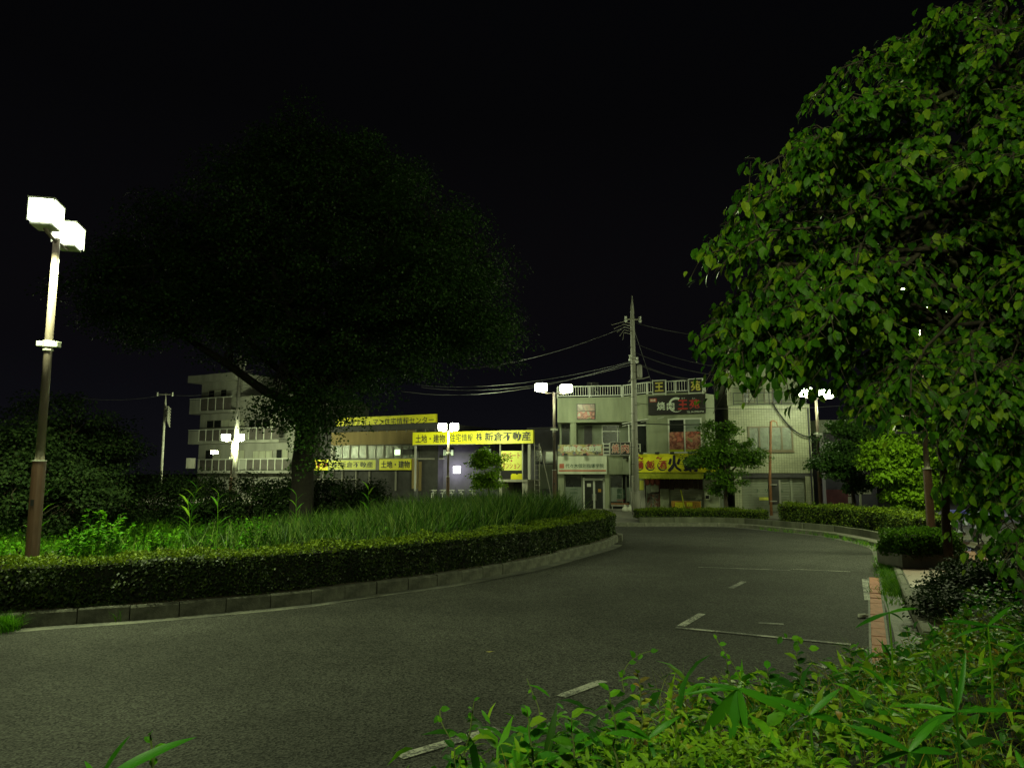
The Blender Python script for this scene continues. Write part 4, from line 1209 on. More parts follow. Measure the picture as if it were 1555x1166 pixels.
# tall ladder rack right of the sign
mb = MB(); p = P(812, 740, 52)
for dx in (0, .35): mb.tube([(p.x + dx, 52, 0), (p.x + dx, 52, 4.4)], .03, 6)
for i in range(12): mb.tube([(p.x, 52, .4 + i * .35), (p.x + .35, 52, .4 + i * .35)], .02, 5)
mb.tube([(p.x + .4, 51.8, 4.2), (p.x + 1.3, 51.5, .0)], .03, 6)
props(obj('ladder', mb, M['conc']), 'steel ladder standing at the right end of the long yellow sign', 'ladder')
# parked bicycles: white glints behind the reeds
def bicycle(x, y, rz, label):
    t = thing('bicycle', label, 'bicycle', (x, y, 0), 'bicycles parked under the violet window', rz)
    R = Matrix.Rotation(rz, 3, 'Z')
    def tb(name, segs, r, m):
        mb = MB()
        for a in segs: mb.tube(a, r, 6)
        me = bpy.data.meshes.new(name); me.from_pydata(mb.v, [], mb.f); me.materials.append(m); o = bpy.data.objects.new(name, me); COL.objects.link(o); o.parent = t; return o
    for cx in (-.52, .52):
        ring = [(cx + .32 * math.cos(k * math.pi / 9), 0, .34 + .32 * math.sin(k * math.pi / 9)) for k in range(19)]
        tb('wheel', [ring], .018, M['darkmetal']); 
    tb('frame', [[(-.52, 0, .34), (-.1, 0, .32), (.36, 0, .78), (-.2, 0, .78), (-.1, 0, .32)], [(-.52, 0, .34), (-.2, 0, .78)], [(.36, 0, .9), (.52, 0, .34)]], .022, M['white'])
    tb('handlebar', [[(.3, -.26, 1.0), (.38, 0, 1.0), (.3, .26, 1.0)]], .015, M['conclight'])
    tb('saddle', [[(-.34, 0, .92), (-.08, 0, .93)]], .06, M['darkmetal'])
    tb('basket', [[(.44, -.17, .78), (.74, -.17, .78), (.74, .17, .78), (.44, .17, .78), (.44, -.17, 1.0), (.8, -.2, 1.02), (.8, .2, 1.02), (.44, .17, 1.0)], [(.44, -.17, .9), (.78, -.18, .9), (.78, .18, .9)]], .014, M['white'])
    return t
for k in range(5):
    p = plan(657 + k * 15 + (k == 4) * 3, 55)
    bicycle(p[0], 55 + .2 * (k % 2), 1.5 + .1 * k, ['first white bicycle from the left in the row under the office window', 'second bicycle from the left in the row behind the reeds', 'middle bicycle of the row behind the reeds',
            'bicycle straight under the violet lit window', 'last bicycle on the right of the row behind the reeds'][k])

# ---------------------------------------------------------- apartment block
Q0 = plan(300, 75); Q1 = plan(456, 68.5); FQ = Face(Q0, Q1)
ab = thing('apartment_block', 'grey four storey apartment block with balconies at the left', 'building', (Q0[0], Q0[1], .05))
sx = FQ.uv(366, 640)[0]
zt = FQ.uv(330, 572)[1]; zm = FQ.uv(400, 608)[1]
mb = MB(); FQ.bx(mb, 0, sx, 0, zt - .6, -11, 0); obj('tower_wall', mb, M['aptwall'], ab)
mb = MB(); FQ.bx(mb, sx, FQ.L - .9, 0, zm, -11, -.01); obj('wall', mb, M['aptwall'], ab)
mb = MB(); FQ.bx(mb, FQ.L - .9, FQ.L, 0, FQ.uv(448, 655)[1], -11, -.5); obj('stair_wall', mb, M['aptwall'], ab)
mb = MB(); FQ.bx(mb, -.7, sx + .2, zt - .6, zt + .1, -11.3, 1.2); obj('roof_slab', mb, M['aptwall'], ab)
mb = MB(); FQ.bx(mb, sx, FQ.L - 1.2, zm, zm + .4, -11.1, .9); obj('lower_roof_slab', mb, M['aptwall'], ab)
FQb = Face(tuple(FQ.pt(0, 0, 1.15).xy), tuple(FQ.pt(FQ.L, 0, 1.15).xy))
for (x0, x1, yr, yb, px0) in ((288, 351, 604, 625, 304), (286, 424, 650.5, 670.5, 302), (300, 440, 696.5, 716, 302)):
    s0, s1, z0, z1 = FQb.rect(x0, yr, x1, yb)
    mb = MB(); FQb.bx(mb, s0, s1, z0 - .15, z0 + .12, -1.15, .02); slab = obj('balcony_slab', mb, M['aptwall'], ab)
    sp0 = FQb.uv(px0, (yr + yb) / 2)[0]
    mb = MB(); FQb.bx(mb, s0, sp0, z0 + .12, z1 - .12, -1.1, 0); obj('balcony_end', mb, M['aptwall'], slab)
    mb = MB(); FQb.bx(mb, s0, s1, z1 - .05, z1 + .02, -.06, .03); obj('handrail', mb, M['white'], slab)
    n = max(3, int(round((x1 - px0) / 10.8)))
    for i in range(n):
        a = sp0 + (s1 - sp0) * i / n; b = sp0 + (s1 - sp0) * (i + 1) / n
        mb = MB(); FQb.bx(mb, a - .03, a + .04, z0 + .12, z1 - .05, -.05, .02); obj('rail_post', mb, M['white'], slab)
        pale = (i in (5, 6)) if x1 > 400 else False
        mb = MB(); FQb.bx(mb, a + .07, b - .05, z0 + .2, z1 - .12, -.03, .0); obj('balcony_panel', mb, M['aptwall'] if pale else M['aptpanel'], slab)
for (x0, y0, x1, y1, n, pattern) in ((317, 592, 345, 603, 3, 'gcg'), (314, 637, 372, 649, 5, 'ggccc'), (378, 636, 420, 649, 4, 'gggc'), (312, 683, 336, 698, 2, 'gc'), (358, 683, 372, 697, 1, 'c'), (384, 684, 414, 696, 3, 'ccc'), (420, 682, 438, 697, 2, 'gc')):
    window(FQ, x0, y0, x1, y1, ab, n, M['conc'], [M['curtain'] if c == 'c' else M['glass'] for c in pattern])
# air conditioner boxes
for x, y in ((290, 697),):
    p = P(x, y, 70); mb = MB(); mb.box(p.x - .4, p.x + .4, p.y - .15, p.y + .15, p.z - .9, p.z + .1); props(obj('condenser_unit', mb, M['conclight'], bevel=.03), 'pale air conditioner unit at the left foot of the apartment block', 'air conditioner')

# ================================================================== UTILITY POLES AND WIRES
def upole(px_b, px_t, py_t, Y, r0, r1, label, arms, extra=None, group='concrete utility poles', m='conclight'):
    b = P(px_b, 716, Y); t = P(px_t, py_t, Y)
    x = b.x
    r = thing('utility_pole', label, 'utility pole', (x, Y, .1), group)
    h = t.z
    mb = MB(); mb.tube([(x, Y, 0), (x, Y, h * .5), (x, Y, h - 1.6), (x, Y, h - .9), (x, Y, h)], [r0, (r0 + r1) / 2, r1, r1 * .9, r1 * .25], 12); obj('pole', mb, M[m], r, smooth=True)
    ins = []
    for (py, half, yaw) in arms:
        z = P(px_t, py, Y).z; c, s = math.cos(yaw), math.sin(yaw)
        mb = MB(); mb.tube([(x - half * c, Y - .15 - half * s, z), (x + half * c, Y - .15 + half * s, z)], .045, 6); arm = obj('crossarm', mb, M['conc'], r)
        for k in (-1, 1):
            q = (x + k * half * .95 * c, Y - .15 + k * half * .95 * s, z)
            mb = MB(); mb.tube([(q[0], q[1], z - .16), (q[0], q[1], z - .08), (q[0], q[1], z + .02), (q[0], q[1], z + .16)], [.05, .09, .05, .07], 8); obj('insulator', mb, M['white'], arm)
            ins.append(q)
    z = 1.9
    mb = MB()
    while z < h - 2:
        sd = 1 if int(z / .45) % 2 else -1
        mb.tube([(x, Y - r0 * .8, z), (x + sd * .28, Y - r0 * .8, z)], .012, 4); z += .45
    obj('climbing_step', mb, M['darkmetal'], r)
    return r, x, h, ins
up1, ux, uh, _ = upole(965, 957, 449, 39, .19, .12, 'tall concrete utility pole before the corner restaurant building', [(486, .42, .1), (546, .5, 1.0)])
mb = MB(); zc = P(960, 564, 39).z; mb.tube([(ux + .30, 38.9, zc - .38), (ux + .30, 38.9, zc - .32), (ux + .30, 38.9, zc + .30), (ux + .30, 38.9, zc + .36)], [.10, .16, .16, .08], 12); obj('transformer', mb, M['conclight'], up1, smooth=True)
mb = MB(); mb.box(ux - .05, ux + .35, 38.86, 38.94, zc - .45, zc - .40)
mb.tube([(ux - .3, 38.9, zc - .6), (ux - .15, 38.8, zc - .45), (ux + .5, 38.9, zc - .4), (ux + .85, 38.9, zc - .3)], .03, 5); obj('bracket', mb, M['conc'], up1)
mb = MB()
for k in range(5):
    z = zc + 2.6 - k * .15; mb.tube([(ux, 38.9, z), (ux - .5, 38.8, z + .12), (ux - 1.2 + k * .15, 38.7, z - .1 - .05 * k)], .018, 4)
obj('cable_loop', mb, M['conc'], up1)
mb = MB(); mb.tube([(ux - .2, 38.8, .1), (ux - .2, 38.8, 2.2)], .05, 8); mb.tube([(ux, 39, .05), (ux, 39, 1.35)], .25, 12); obj('pole_base_guard', mb, M['conc'], up1, smooth=True)
up2, ux2, uh2, _ = upole(357, 361, 528, 61, .22, .12, 'concrete utility pole with bare crossarms beside the apartment block', [(545, .9, .3), (553, .7, -.4), (559, .5, .9)])
mb = MB()
for k in range(26):
    z = P(362, 580, 61).z + random.uniform(-1.2, 1.2); mb.tube([(ux2 + random.uniform(-.2, .3), 60.9, z), (ux2 + random.uniform(.2, 1.4), 60.9, z + random.uniform(-.3, .3))], .016, 4)
mb.tube([(ux2 + .1, 60.9, P(362, 598, 61).z), (ux2 + 1.6, 60.8, P(362, 608, 61).z), (ux2 + 2.2, 60.8, P(362, 611, 61).z)], .025, 5)
obj('cable_tangle', mb, M['conc'], up2)
up3, ux3, uh3, _ = upole(245, 245, 597, 62, .12, .10, 'thin distant utility pole left of the apartment block', [(599, .65, .1)])
mb = MB()
for k in range(7): mb.tube([(ux3 + .1, 61.9, P(247, 619, 62).z - .1 * k), (ux3 + .35, 61.8, P(247, 619, 62).z - .2 * k + .1), (ux3 + .55, 61.9, P(247, 622, 62).z - .25 * k)], .05, 5)
obj('cable_loop', mb, M['conclight'], up3)

def wire(a, b, sag, label, r=.016, group='overhead wires across the night sky', n=14):
    a = Vector(a); b = Vector(b); pts = []
    for i in range(n + 1):
        t = i / n; q = a.lerp(b, t); q.z -= sag * 4 * t * (1 - t); pts.append(q - a)
    mb = MB(); mb.tube(pts, r, 4)
    o = obj('overhead_wire', mb, M['wire']); o.location = a
    return props(o, label, 'wire', group)
zp = lambda py: P(960, py, 39).z
wire((ux, 39, zp(492)), P(700, 560, 52), .5, 'highest wire running left from the tall pole')
wire((ux, 39, zp(548)), P(640, 585, 55), .6, 'second wire running left from the tall pole')
wire((ux, 39, zp(553)), P(640, 588, 55), .7, 'wire running left just below the second one')
wire((ux, 39, zp(549)), P(610, 594, 56), .9, 'lowest wire running left from the tall pole', .022)
wire((ux, 39, zp(489)), P(1150, 514, 36), .25, 'highest wire running right from the tall pole to the trees')
wire((ux, 39, zp(520)), P(1140, 562, 36), .3, 'second wire running right from the tall pole')
wire((ux, 39, zp(534)), P(1140, 573, 36), .35, 'third wire running right from the tall pole', .022)
wire((ux, 39, zp(548)), P(1150, 590, 36), .4, 'fourth wire running right from the tall pole')
wire((ux, 39, zp(550)), P(1046, 575, 41), .15, 'cable dropping right from the pole onto the roof sign', .022)
wire((ux, 39, zp(492)), P(991, 586, 42), .02, 'steep stay wire from the pole top to the roof railing', .014)
wire((ux, 39, zp(612)), P(1300, 614, 42), .3, 'long low wire passing in front of the black sign', .014)
wire((ux, 39, zp(642)), P(1110, 642, 41), .1, 'thick cable passing in front of the upper windows', .028)
wire(FT.pt(FT.uv(1172, 610)[0], FT.uv(1172, 612)[1], .2), FT.pt(FT.uv(1231, 664)[0], FT.uv(1231, 664)[1], .25), .5, 'thick black cable sagging across the tiled wall', .04)
wire((ux3, 62, P(245, 599, 62).z), P(120, 604, 58), .3, 'faint wire left of the thin distant pole')
wire((ux3, 62, P(245, 599, 62).z), (ux2, 61, P(357, 590, 61).z), .3, 'faint wire between the two left poles')
wire((ux2, 61, P(357, 545, 61).z), P(520, 575, 60), .4, 'wire running right from the pole by the apartment block')

# ================================================================== HEDGES
def rand_dirs(n):
    return unit(rng.normal(size=(n, 3)))

def hedge(name, label, path, halfw, z0, z1, dens, m, leafL=.045, tmpl=T_QUAD, group=None, wob=.05, cat='hedge', closed_ends=True):
    """clipped hedge: dark twiggy inside and a skin of small leaves"""
    L = arclen(path); tot = L[-1]
    c = path[len(path) // 2]
    r = thing(name, label, cat, (float(c[0]), float(c[1]), z0), group)
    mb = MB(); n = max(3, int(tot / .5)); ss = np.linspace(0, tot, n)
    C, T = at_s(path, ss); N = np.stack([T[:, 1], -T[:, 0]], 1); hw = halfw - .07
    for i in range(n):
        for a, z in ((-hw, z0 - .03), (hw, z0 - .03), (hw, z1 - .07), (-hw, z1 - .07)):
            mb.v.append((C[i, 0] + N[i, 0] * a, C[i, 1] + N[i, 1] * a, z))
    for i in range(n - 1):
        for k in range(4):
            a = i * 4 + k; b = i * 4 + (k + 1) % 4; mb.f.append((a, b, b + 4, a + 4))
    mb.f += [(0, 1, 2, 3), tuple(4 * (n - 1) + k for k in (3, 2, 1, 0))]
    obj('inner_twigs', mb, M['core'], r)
    hh = z1 - z0; per = 2 * hh + 2 * halfw
    N_ = int(dens * tot * per); s = rng.uniform(0, tot, N_); q = rng.uniform(0, per, N_)
    C, T = at_s(path, s); Nn = np.stack([T[:, 1], -T[:, 0]], 1)
    a = np.where(q < hh, -halfw, np.where(q < 2 * hh, halfw, q - 2 * hh - halfw))
    z = np.where(q < hh, z0 + q, np.where(q < 2 * hh, z0 + q - hh, z1))
    nor = np.where((q < hh)[:, None], np.c_[-Nn, np.zeros(N_)], np.where((q < 2 * hh)[:, None], np.c_[Nn, np.zeros(N_)], np.array([[0, 0, 1.0]])))
    bulge = wob * (np.sin(s * 2.3 + z * 5) + .6 * np.sin(s * 5.1 + a * 4) + .5 * np.sin(s * 11.0)) * .5 + rng.normal(0, .022, N_)
    # shoulders slightly rounded
    sh = np.where(q >= 2 * hh, -.10 * (np.abs(a) / halfw) ** 6, -.09 * np.clip((z - z0) / hh, 0, 1) ** 8)
    pos = np.c_[C[:, 0] + Nn[:, 0] * a, C[:, 1] + Nn[:, 1] * a, z] + nor * (bulge + sh)[:, None]
    if closed_ends:
        for e, sg in ((0.0, -1), (tot, 1)):
            k = int(dens * 2 * halfw * hh)
            (cc,), (tt,) = at_s(path, [e]); aa = rng.uniform(-halfw, halfw, k); zz = rng.uniform(z0, z1, k)
            pp = np.c_[cc[0] + tt[1] * aa + sg * tt[0] * rng.normal(0, .02, k), cc[1] - tt[0] * aa + sg * tt[1] * rng.normal(0, .02, k), zz]
            pos = np.r_[pos, pp]; nor = np.r_[nor, np.tile([[sg * tt[0], sg * tt[1], 0]], (k, 1))]
    n = len(pos)
    d = unit(rand_dirs(n) + nor * .6 + np.array([0, 0, .25])); nn = unit(nor + rand_dirs(n) * .75)
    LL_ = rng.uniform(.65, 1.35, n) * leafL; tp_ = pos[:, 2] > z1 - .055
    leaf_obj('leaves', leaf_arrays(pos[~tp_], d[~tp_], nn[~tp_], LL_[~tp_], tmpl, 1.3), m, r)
    leaf_obj('lamplit_top', leaf_arrays(pos[tp_], d[tp_], nn[tp_], LL_[tp_], tmpl, 1.3), M['hedgetoplit'], r)  # top leaves get the brighter copy, as if lit from above
    # stray shoots standing proud
    k = int(tot * 9); s = rng.uniform(0, tot, k); C, T = at_s(path, s); Nn = np.stack([T[:, 1], -T[:, 0]], 1); a = rng.uniform(-halfw, halfw, k)
    P0 = np.c_[C + Nn * a[:, None], np.full(k, z1)]; pos = []; dd = []
    for j in range(5):
        pos.append(P0 + np.array([0, 0, .03 * j]) + rng.normal(0, .012, (k, 3))); dd.append(unit(rand_dirs(k) + [0, 0, .7]))
    pos = np.concatenate(pos); dd = np.concatenate(dd)
    leaf_obj('shoots', leaf_arrays(pos, dd, unit(rand_dirs(len(pos)) + [0, 0, 1]), leafL * 1.2, tmpl, 1.2), m, r)
    return r

# island hedge round the front and nose
hp = offset_path(IP, -.78)
a0 = np.argmin((IP[:, 0] + 17) ** 2 + (IP[:, 1] - 7.6) ** 2); a1 = np.argmin((IP[:, 0] + 5) ** 2 + (IP[:, 1] - 29.4) ** 2)
ih = hedge('clipped_hedge', 'long clipped hedge along the kerb of the planted island', hp[a0:a1:2], .56, .22, .93, 1500, M['hedge'], .045, wob=.085)
# ivy sprays on the road side of the island hedge
ks = []
fr = offset_path(IP, -.19)
for (px, py, nn_) in ((40, 880, 60), (60, 900, 70), (110, 905, 50), (200, 885, 60), (240, 850, 80), (262, 840, 60), (310, 850, 70), (320, 885, 40), (25, 895, 50), (130, 925, 50), (380, 862, 40), (520, 850, 30), (600, 855, 25), (640, 835, 30)):
    Y0 = 11.3 + max(0, (px - 60)) * .0062
    c = P(px, py, Y0); i = np.argmin(np.linalg.norm(fr - np.array([c.x, c.y]), axis=1)); c2 = fr[i]
    z = c.z
    t = IP[i + 1] - IP[i]; t = t / np.linalg.norm(t)
    u = rng.normal(0, .22, nn_)
    ks.append(np.c_[c2[0] + t[0] * u + rng.normal(0, .02, nn_), c2[1] + t[1] * u + rng.normal(0, .02, nn_), np.clip(z + rng.normal(0, .08, nn_) - np.abs(u) * .2, .27, .95)])
pos = np.concatenate(ks); n = len(pos)
leaf_obj('ivy_sprays', leaf_arrays(pos, unit(np.c_[rng.normal(0, .5, n), rng.normal(-.5, .3, n), rng.normal(-.6, .3, n)]), unit(np.c_[rng.normal(.3, .3, n), rng.normal(-1, .2, n), rng.normal(.6, .3, n)]), rng.uniform(.04, .075, n), T_OVAL, 1.5), M['hedge'], ih)

# planter wall with hedges at the far side of the circle
wp = offset_path(KP, .55)
b0 = np.argmin((KP[:, 0] - 11.0) ** 2 + (KP[:, 1] - 22.2) ** 2); b1 = np.argmin((KP[:, 0] - 5.2) ** 2 + (KP[:, 1] - 32.8) ** 2)
wl = thing('planter_wall', 'low curved concrete wall behind the outer kerb with hedges on top', 'wall', (11.5, 25, .13))
seg = wp[b0:b1]
L = arclen(seg)[-1]; nb = int(L / 1.5)
for i in range(nb):
    (c,), (t,) = at_s(seg, [(i + .5) * L / nb]); nr = Vector((t[1], -t[0], 0)); tv = Vector((t[0], t[1], 0)); cc = Vector((c[0], c[1], 0)); l = L / nb / 2 + .012; hz = .36 + .004 * (i % 3)
    mb = MB(); p = []
    for z in (.05, hz):
        for a, b in ((-l, -.09), (l, -.09), (l, .09), (-l, .09)): p.append(cc + tv * a + nr * b + Vector((0, 0, z)))
    mb.hexa(p); obj('wall_section', mb, M['wallconc'], wl)
mb = MB(); ribbon(mb, offset_path(seg, .12), offset_path(seg, 1.9), .30); obj('soil', mb, M['soil'], wl)
hpath = offset_path(KP, 1.35)
c0 = np.argmin((hpath[:, 0] - P(1168, 780, 32).x) ** 2 + (hpath[:, 1] - 32.2) ** 2)
i_hi0 = np.argmin((KP[:, 0] - 11.2) ** 2 + (KP[:, 1] - 22.8) ** 2)
i_split = np.argmin(np.abs(hpath[:, 0] / hpath[:, 1] - (1168 - 777.5) / FOC) + (hpath[:, 1] < 28) * 5)
hedge('tall_hedge', 'taller clipped hedge on the curved wall before the tiled building', hpath[i_hi0:i_split:2], .52, .3, 1.02, 1000, M['hedgefar'], .055, wob=.09)
hedge('low_hedge', 'lower clipped hedge on the curved wall before the restaurant building', hpath[i_split + 1:b1:2], .40, .3, .68, 1000, M['hedgefar'], .055)

# planter box with bright shrub
pc = G(1398, 862, .13)
pl_ = thing('planter_box', 'dark concrete planter box filled with one bright clipped shrub', 'planter', (pc.x + .2, pc.y + .5, .13))
cx, cy = pc.x + .35, pc.y + .6
mb = MB(); hw_, hd_ = .78, .6
for (x0, x1, y0, y1) in ((-hw_, hw_, -hd_, -hd_ + .1), (-hw_, hw_, hd_ - .1, hd_), (-hw_, -hw_ + .1, -hd_ + .1, hd_ - .1), (hw_ - .1, hw_, -hd_ + .1, hd_ - .1)):
    mb.box(cx + x0, cx + x1, cy + y0, cy + y1, .1, .44)
obj('box', mb, M['conc'], pl_, bevel=.012)
mb = MB(); mb.box(cx - hw_ + .1, cx + hw_ - .1, cy - hd_ + .1, cy + hd_ - .1, .12, .38); obj('soil', mb, M['soil'], pl_)
n = 9000
th = rng.uniform(0, 2 * np.pi, n); ph = np.arccos(rng.uniform(-.35, 1, n)); rr = rng.uniform(.80, 1.03, n)
dirv = np.c_[np.sin(ph) * np.cos(th), np.sin(ph) * np.sin(th), np.cos(ph)]
sup = (np.abs(dirv) ** 5).sum(1) ** (-1 / 5)
pos = np.array([cx, cy, .52]) + dirv * (sup * rr * (1 + .05 * np.sin(th * 5) + .05 * np.sin(ph * 9)))[:, None] * np.array([.80, .62, .46])
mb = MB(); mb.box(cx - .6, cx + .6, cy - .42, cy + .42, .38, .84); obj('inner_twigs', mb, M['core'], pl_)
leaf_obj('foliage', leaf_arrays(pos, unit(dirv + rand_dirs(n) * .8 + [0, 0, .4]), unit(dirv + rand_dirs(n) * .6), rng.uniform(.04, .075, n), T_QUAD, 1.3), M['hedgebright'], pl_)

# ================================================================== TREES
def limb(a, b, n=6, sag=0.0, wob=.12):
    a = np.array(a, float); b = np.array(b, float); L = np.linalg.norm(b - a); pts = []
    off = rng.normal(0, wob * L * .25, (n + 1, 3)); off[0] = 0; off[-1] = 0
    for i in range(n + 1):
        t = i / n; p = a + (b - a) * t + off[i] * math.sin(math.pi * t); p[2] += sag * L * math.sin(math.pi * t); pts.append(p)
    return np.array(pts)

def tree(name, label, base, crown, trunk_r, split_z, m, nclump=120, leafn=180, leafL=.07, tmpl=T_QUAD, clump_r=.55, droop=.1, cat='tree', group=None, nlimb=9, lean=(0, 0), shell=.55, inner=.5, flat=.6, tiers=False, seedoff=0, drop_leaf=.3, keep=None):
    """crown: list of ellipsoids (cx, cy, cz, rx, ry, rz). Clumps sit on twigs that grow from limbs."""
    r = thing(name, label, cat, tuple(base), group)
    base = np.array(base, float)
    top = base + np.array([lean[0], lean[1], split_z - base[2]])
    crown = np.array(crown, float); vol = crown[:, 3] * crown[:, 4] * crown[:, 5]; vol /= vol.sum()
    mb = MB()
    tp = limb(base - [0, 0, .15], top, 6, 0, .05)
    mb.tube([tuple(p) for p in tp], list(np.linspace(trunk_r * 1.25, trunk_r * .8, 7)), 12)
    obj('trunk', mb, M['barkdark' if m is M['zelkova'] else 'bark'], r, smooth=True)
    # limb ends
    ends = []
    for i in range(nlimb):
        c = crown[rng.choice(len(crown), p=vol)]; d = rand_dirs(1)[0]; d[2] = abs(d[2]) * .8 - .1
        e_ = c[:3] + d * c[3:] * .55
        if name == 'large_island_tree': e_[2] = max(e_[2], 7.8 + .15 * i)
        ends.append(e_)
    mb = MB(); nodes = []
    for e in ends:
        st = tp[rng.integers(5, 7)]; lp = limb(st, e, 7, .08, .25)
        mb.tube([tuple(p) for p in lp], list(np.linspace(trunk_r * .5, trunk_r * .12, len(lp))), 7, cap=False)
        nodes += [(p, trunk_r * (.45 - .32 * k / len(lp))) for k, p in enumerate(lp) if k > 1]
    npos = np.array([q[0] for q in nodes])
    cl = []; tries = 0
    while len(cl) < nclump and tries < nclump * 30:
        tries += 1
        c = crown[rng.choice(len(crown), p=vol)]; d = rand_dirs(1)[0]; rr = rng.uniform(shell, 1.0) if rng.random() > inner * .4 else rng.uniform(.2, 1)
        p = c[:3] + d * c[3:] * rr
        if keep is not None and not keep(p): continue
        cl.append((p, d))
    P_ = []; D_ = []; N_ = []
    for p, d in cl:
        j = np.argmin(np.linalg.norm(npos - p, axis=1) + .5 * np.maximum(0, npos[:, 2] - p[2]))
        tw = limb(npos[j], p, 5, .06, .3)
        mb.tube([tuple(q) for q in tw], list(np.linspace(max(.012, nodes[j][1] * .45), .006, len(tw))), 5, cap=False)
        k = int(leafn * rng.uniform(.6, 1.4)); out = p - npos[j]; out[2] *= .4; out /= max(np.linalg.norm(out), .1)
        q = rng.normal(0, 1, (k, 3)); q = q / np.linalg.norm(q, axis=1, keepdims=True) * (rng.uniform(0, 1, (k, 1)) ** .45) * clump_r * rng.uniform(.7, 1.25)
        q[:, 2] *= flat; q += out[None] * (q @ out)[:, None] * .35
        q[:, 2] -= droop * (np.linalg.norm(q[:, :2], axis=1) ** 2) / clump_r
        P_.append(p + q); D_.append(unit(q * .8 / clump_r + rand_dirs(k) * .7 + np.array([0, 0, -drop_leaf]))); N_.append(unit(rand_dirs(k) * .6 + np.array([0, 0, 1.0]) + out[None] * .5))
    obj('branches', mb, M['barkdark' if m is M['zelkova'] else 'bark'], r, smooth=True)
    P_ = np.concatenate(P_); D_ = np.concatenate(D_); N_ = np.concatenate(N_)
    leaf_obj('crown', leaf_arrays(P_, D_, N_, rng.uniform(.7, 1.3, len(P_)) * leafL, tmpl, 1.35), m, r)
    return r

def ell(px, py, Y, rpx, rpy, ry):
    c = P(px, py, Y); k = Y / FOC
    return (c.x, c.y, c.z, rpx * k, ry, rpy * k)

# the big dark tree in the island
YZ = 24
b = P(456, 780, YZ)
tree('large_island_tree', 'huge dark spreading tree rising from the middle of the planted island', (b.x, YZ, .24),
     [ell(480, 380, YZ, 250, 150, 5), ell(650, 430, YZ, 125, 120, 4.5), ell(300, 430, YZ, 130, 120, 4.5), ell(500, 270, YZ, 150, 75, 4), ell(560, 520, YZ, 150, 60, 4), ell(450, 545, YZ, 90, 45, 3), ell(705, 480, YZ, 70, 80, 3), ell(480, 610, YZ - 1, 95, 45, 2.4), ell(565, 560, YZ, 115, 34, 3), ell(440, 640, YZ - 1, 26, 28, 1.2), ell(512, 650, YZ - 1, 36, 28, 1.4), ell(486, 680, YZ - 1.8, 48, 34, 1.0), ell(430, 615, YZ - 2, 42, 32, 1.2), ell(740, 500, YZ, 42, 60, 2), ell(190, 440, YZ + 1, 90, 85, 3), ell(485, 625, YZ - 2, 70, 40, 1.4)],
       .34, 5.4, M['zelkova'], nclump=1250, leafn=190, leafL=.085, clump_r=.80, droop=.25, nlimb=22, flat=.45)
# left dark bushy trees
tree('bushy_tree', 'dark bushy tree overgrown with creepers behind the near left lamp', (*P(70, 780, 21).xy, .24), [ell(95, 680, 21, 85, 85, 2), ell(20, 720, 20, 70, 80, 2), ell(150, 700, 22, 45, 70, 2), ell(100, 760, 20, 110, 60, 2)],
     .16, 1.6, M['darkleaf'], nclump=230, leafn=190, leafL=.085, clump_r=.5, nlimb=12)
# shrubs along the back of the island
for k, (px, pt, wd, Y) in enumerate(((225, 722, 55, 24), (300, 716, 52, 23.5), (375, 722, 50, 24), (440, 726, 45, 25), (505, 728, 45, 25.5), (560, 732, 40, 26))):
    lab = ['dark evergreen shrub next to the overgrown bushy tree', 'dark evergreen shrub below the round wall lamp', 'dark evergreen shrub under the left utility pole', 'dark shrub just left of the big tree trunk',
           'dark shrub just right of the big tree trunk', 'lowest dark shrub below the yellow land sign'][k]
    c = P(px, pt, Y); h = c.z - .24
    tree('evergreen_shrub', lab, (c.x, Y, .24), [(c.x, Y, .24 + h * .52, wd * Y / FOC, 1.1, h * .5)], .06, .8, M['darkleaf'], nclump=60, leafn=150, leafL=.075, clump_r=.42, nlimb=5, cat='shrub', group='dark shrubs at the back of the island')
for k, (px, pt, wd, Y) in enumerate(((1462, 905, 45, 11.5), (1475, 875, 60, 12.5), (1540, 850, 60, 12.0), (1600, 860, 60, 13.5), (1500, 850, 60, 15.0), (1575, 815, 60, 17.0))):
    lab = ['dark low shrub nearest the red brick strip', 'dark shrub between the planter box and the bank', 'dark shrub at the right edge below the hanging leaves', 'dark shrub cut off by the right edge of the view', 'dark shrub beside the pale wavy strips', 'farthest dark shrub at the right edge'][k]
    c = P(px, pt, Y); h = c.z - .1
    tree('low_shrub', lab, (c.x, Y, .1), [(c.x, Y, .1 + h * .5, wd * Y / FOC, .8, h * .52)], .04, .4, M['darkleaf'], nclump=55, leafn=150, leafL=.06, clump_r=.30, nlimb=5, cat='shrub', group='dark shrubs at the foot of the right tree')
# street trees
def px_tree(px, pb, Y, ells, label, m, tr=.09, sz=1.8, **k):
    b = P(px, pb, Y)
    return tree('street_tree', label, (b.x, Y, .3), [ell(*e[:2], Y, e[2], e[3], e[4]) for e in ells], tr, sz, m, **k)
px_tree(1103, 776, 36.2, [(1095, 655, 28, 24, .8), (1110, 690, 52, 24, 1.0), (1070, 695, 30, 16, .8), (1140, 690, 28, 18, .8), (1100, 730, 40, 18, .9)], 'small leafy tree between the restaurant and the tiled building', M['hedgebright'], nclump=105, leafn=130, leafL=.11, clump_r=.36, nlimb=8)
px_tree(1388, 800, 29.5, [(1385, 665, 40, 34, 1.2), (1360, 700, 55, 36, 1.2), (1410, 730, 45, 38, 1.2), (1380, 755, 45, 25, 1.0)], 'brightly lit yellow green tree behind the planter lamp', M['yleaf'], nclump=150, leafn=120, leafL=.15, clump_r=.36, nlimb=9, tmpl=T_OVAL)
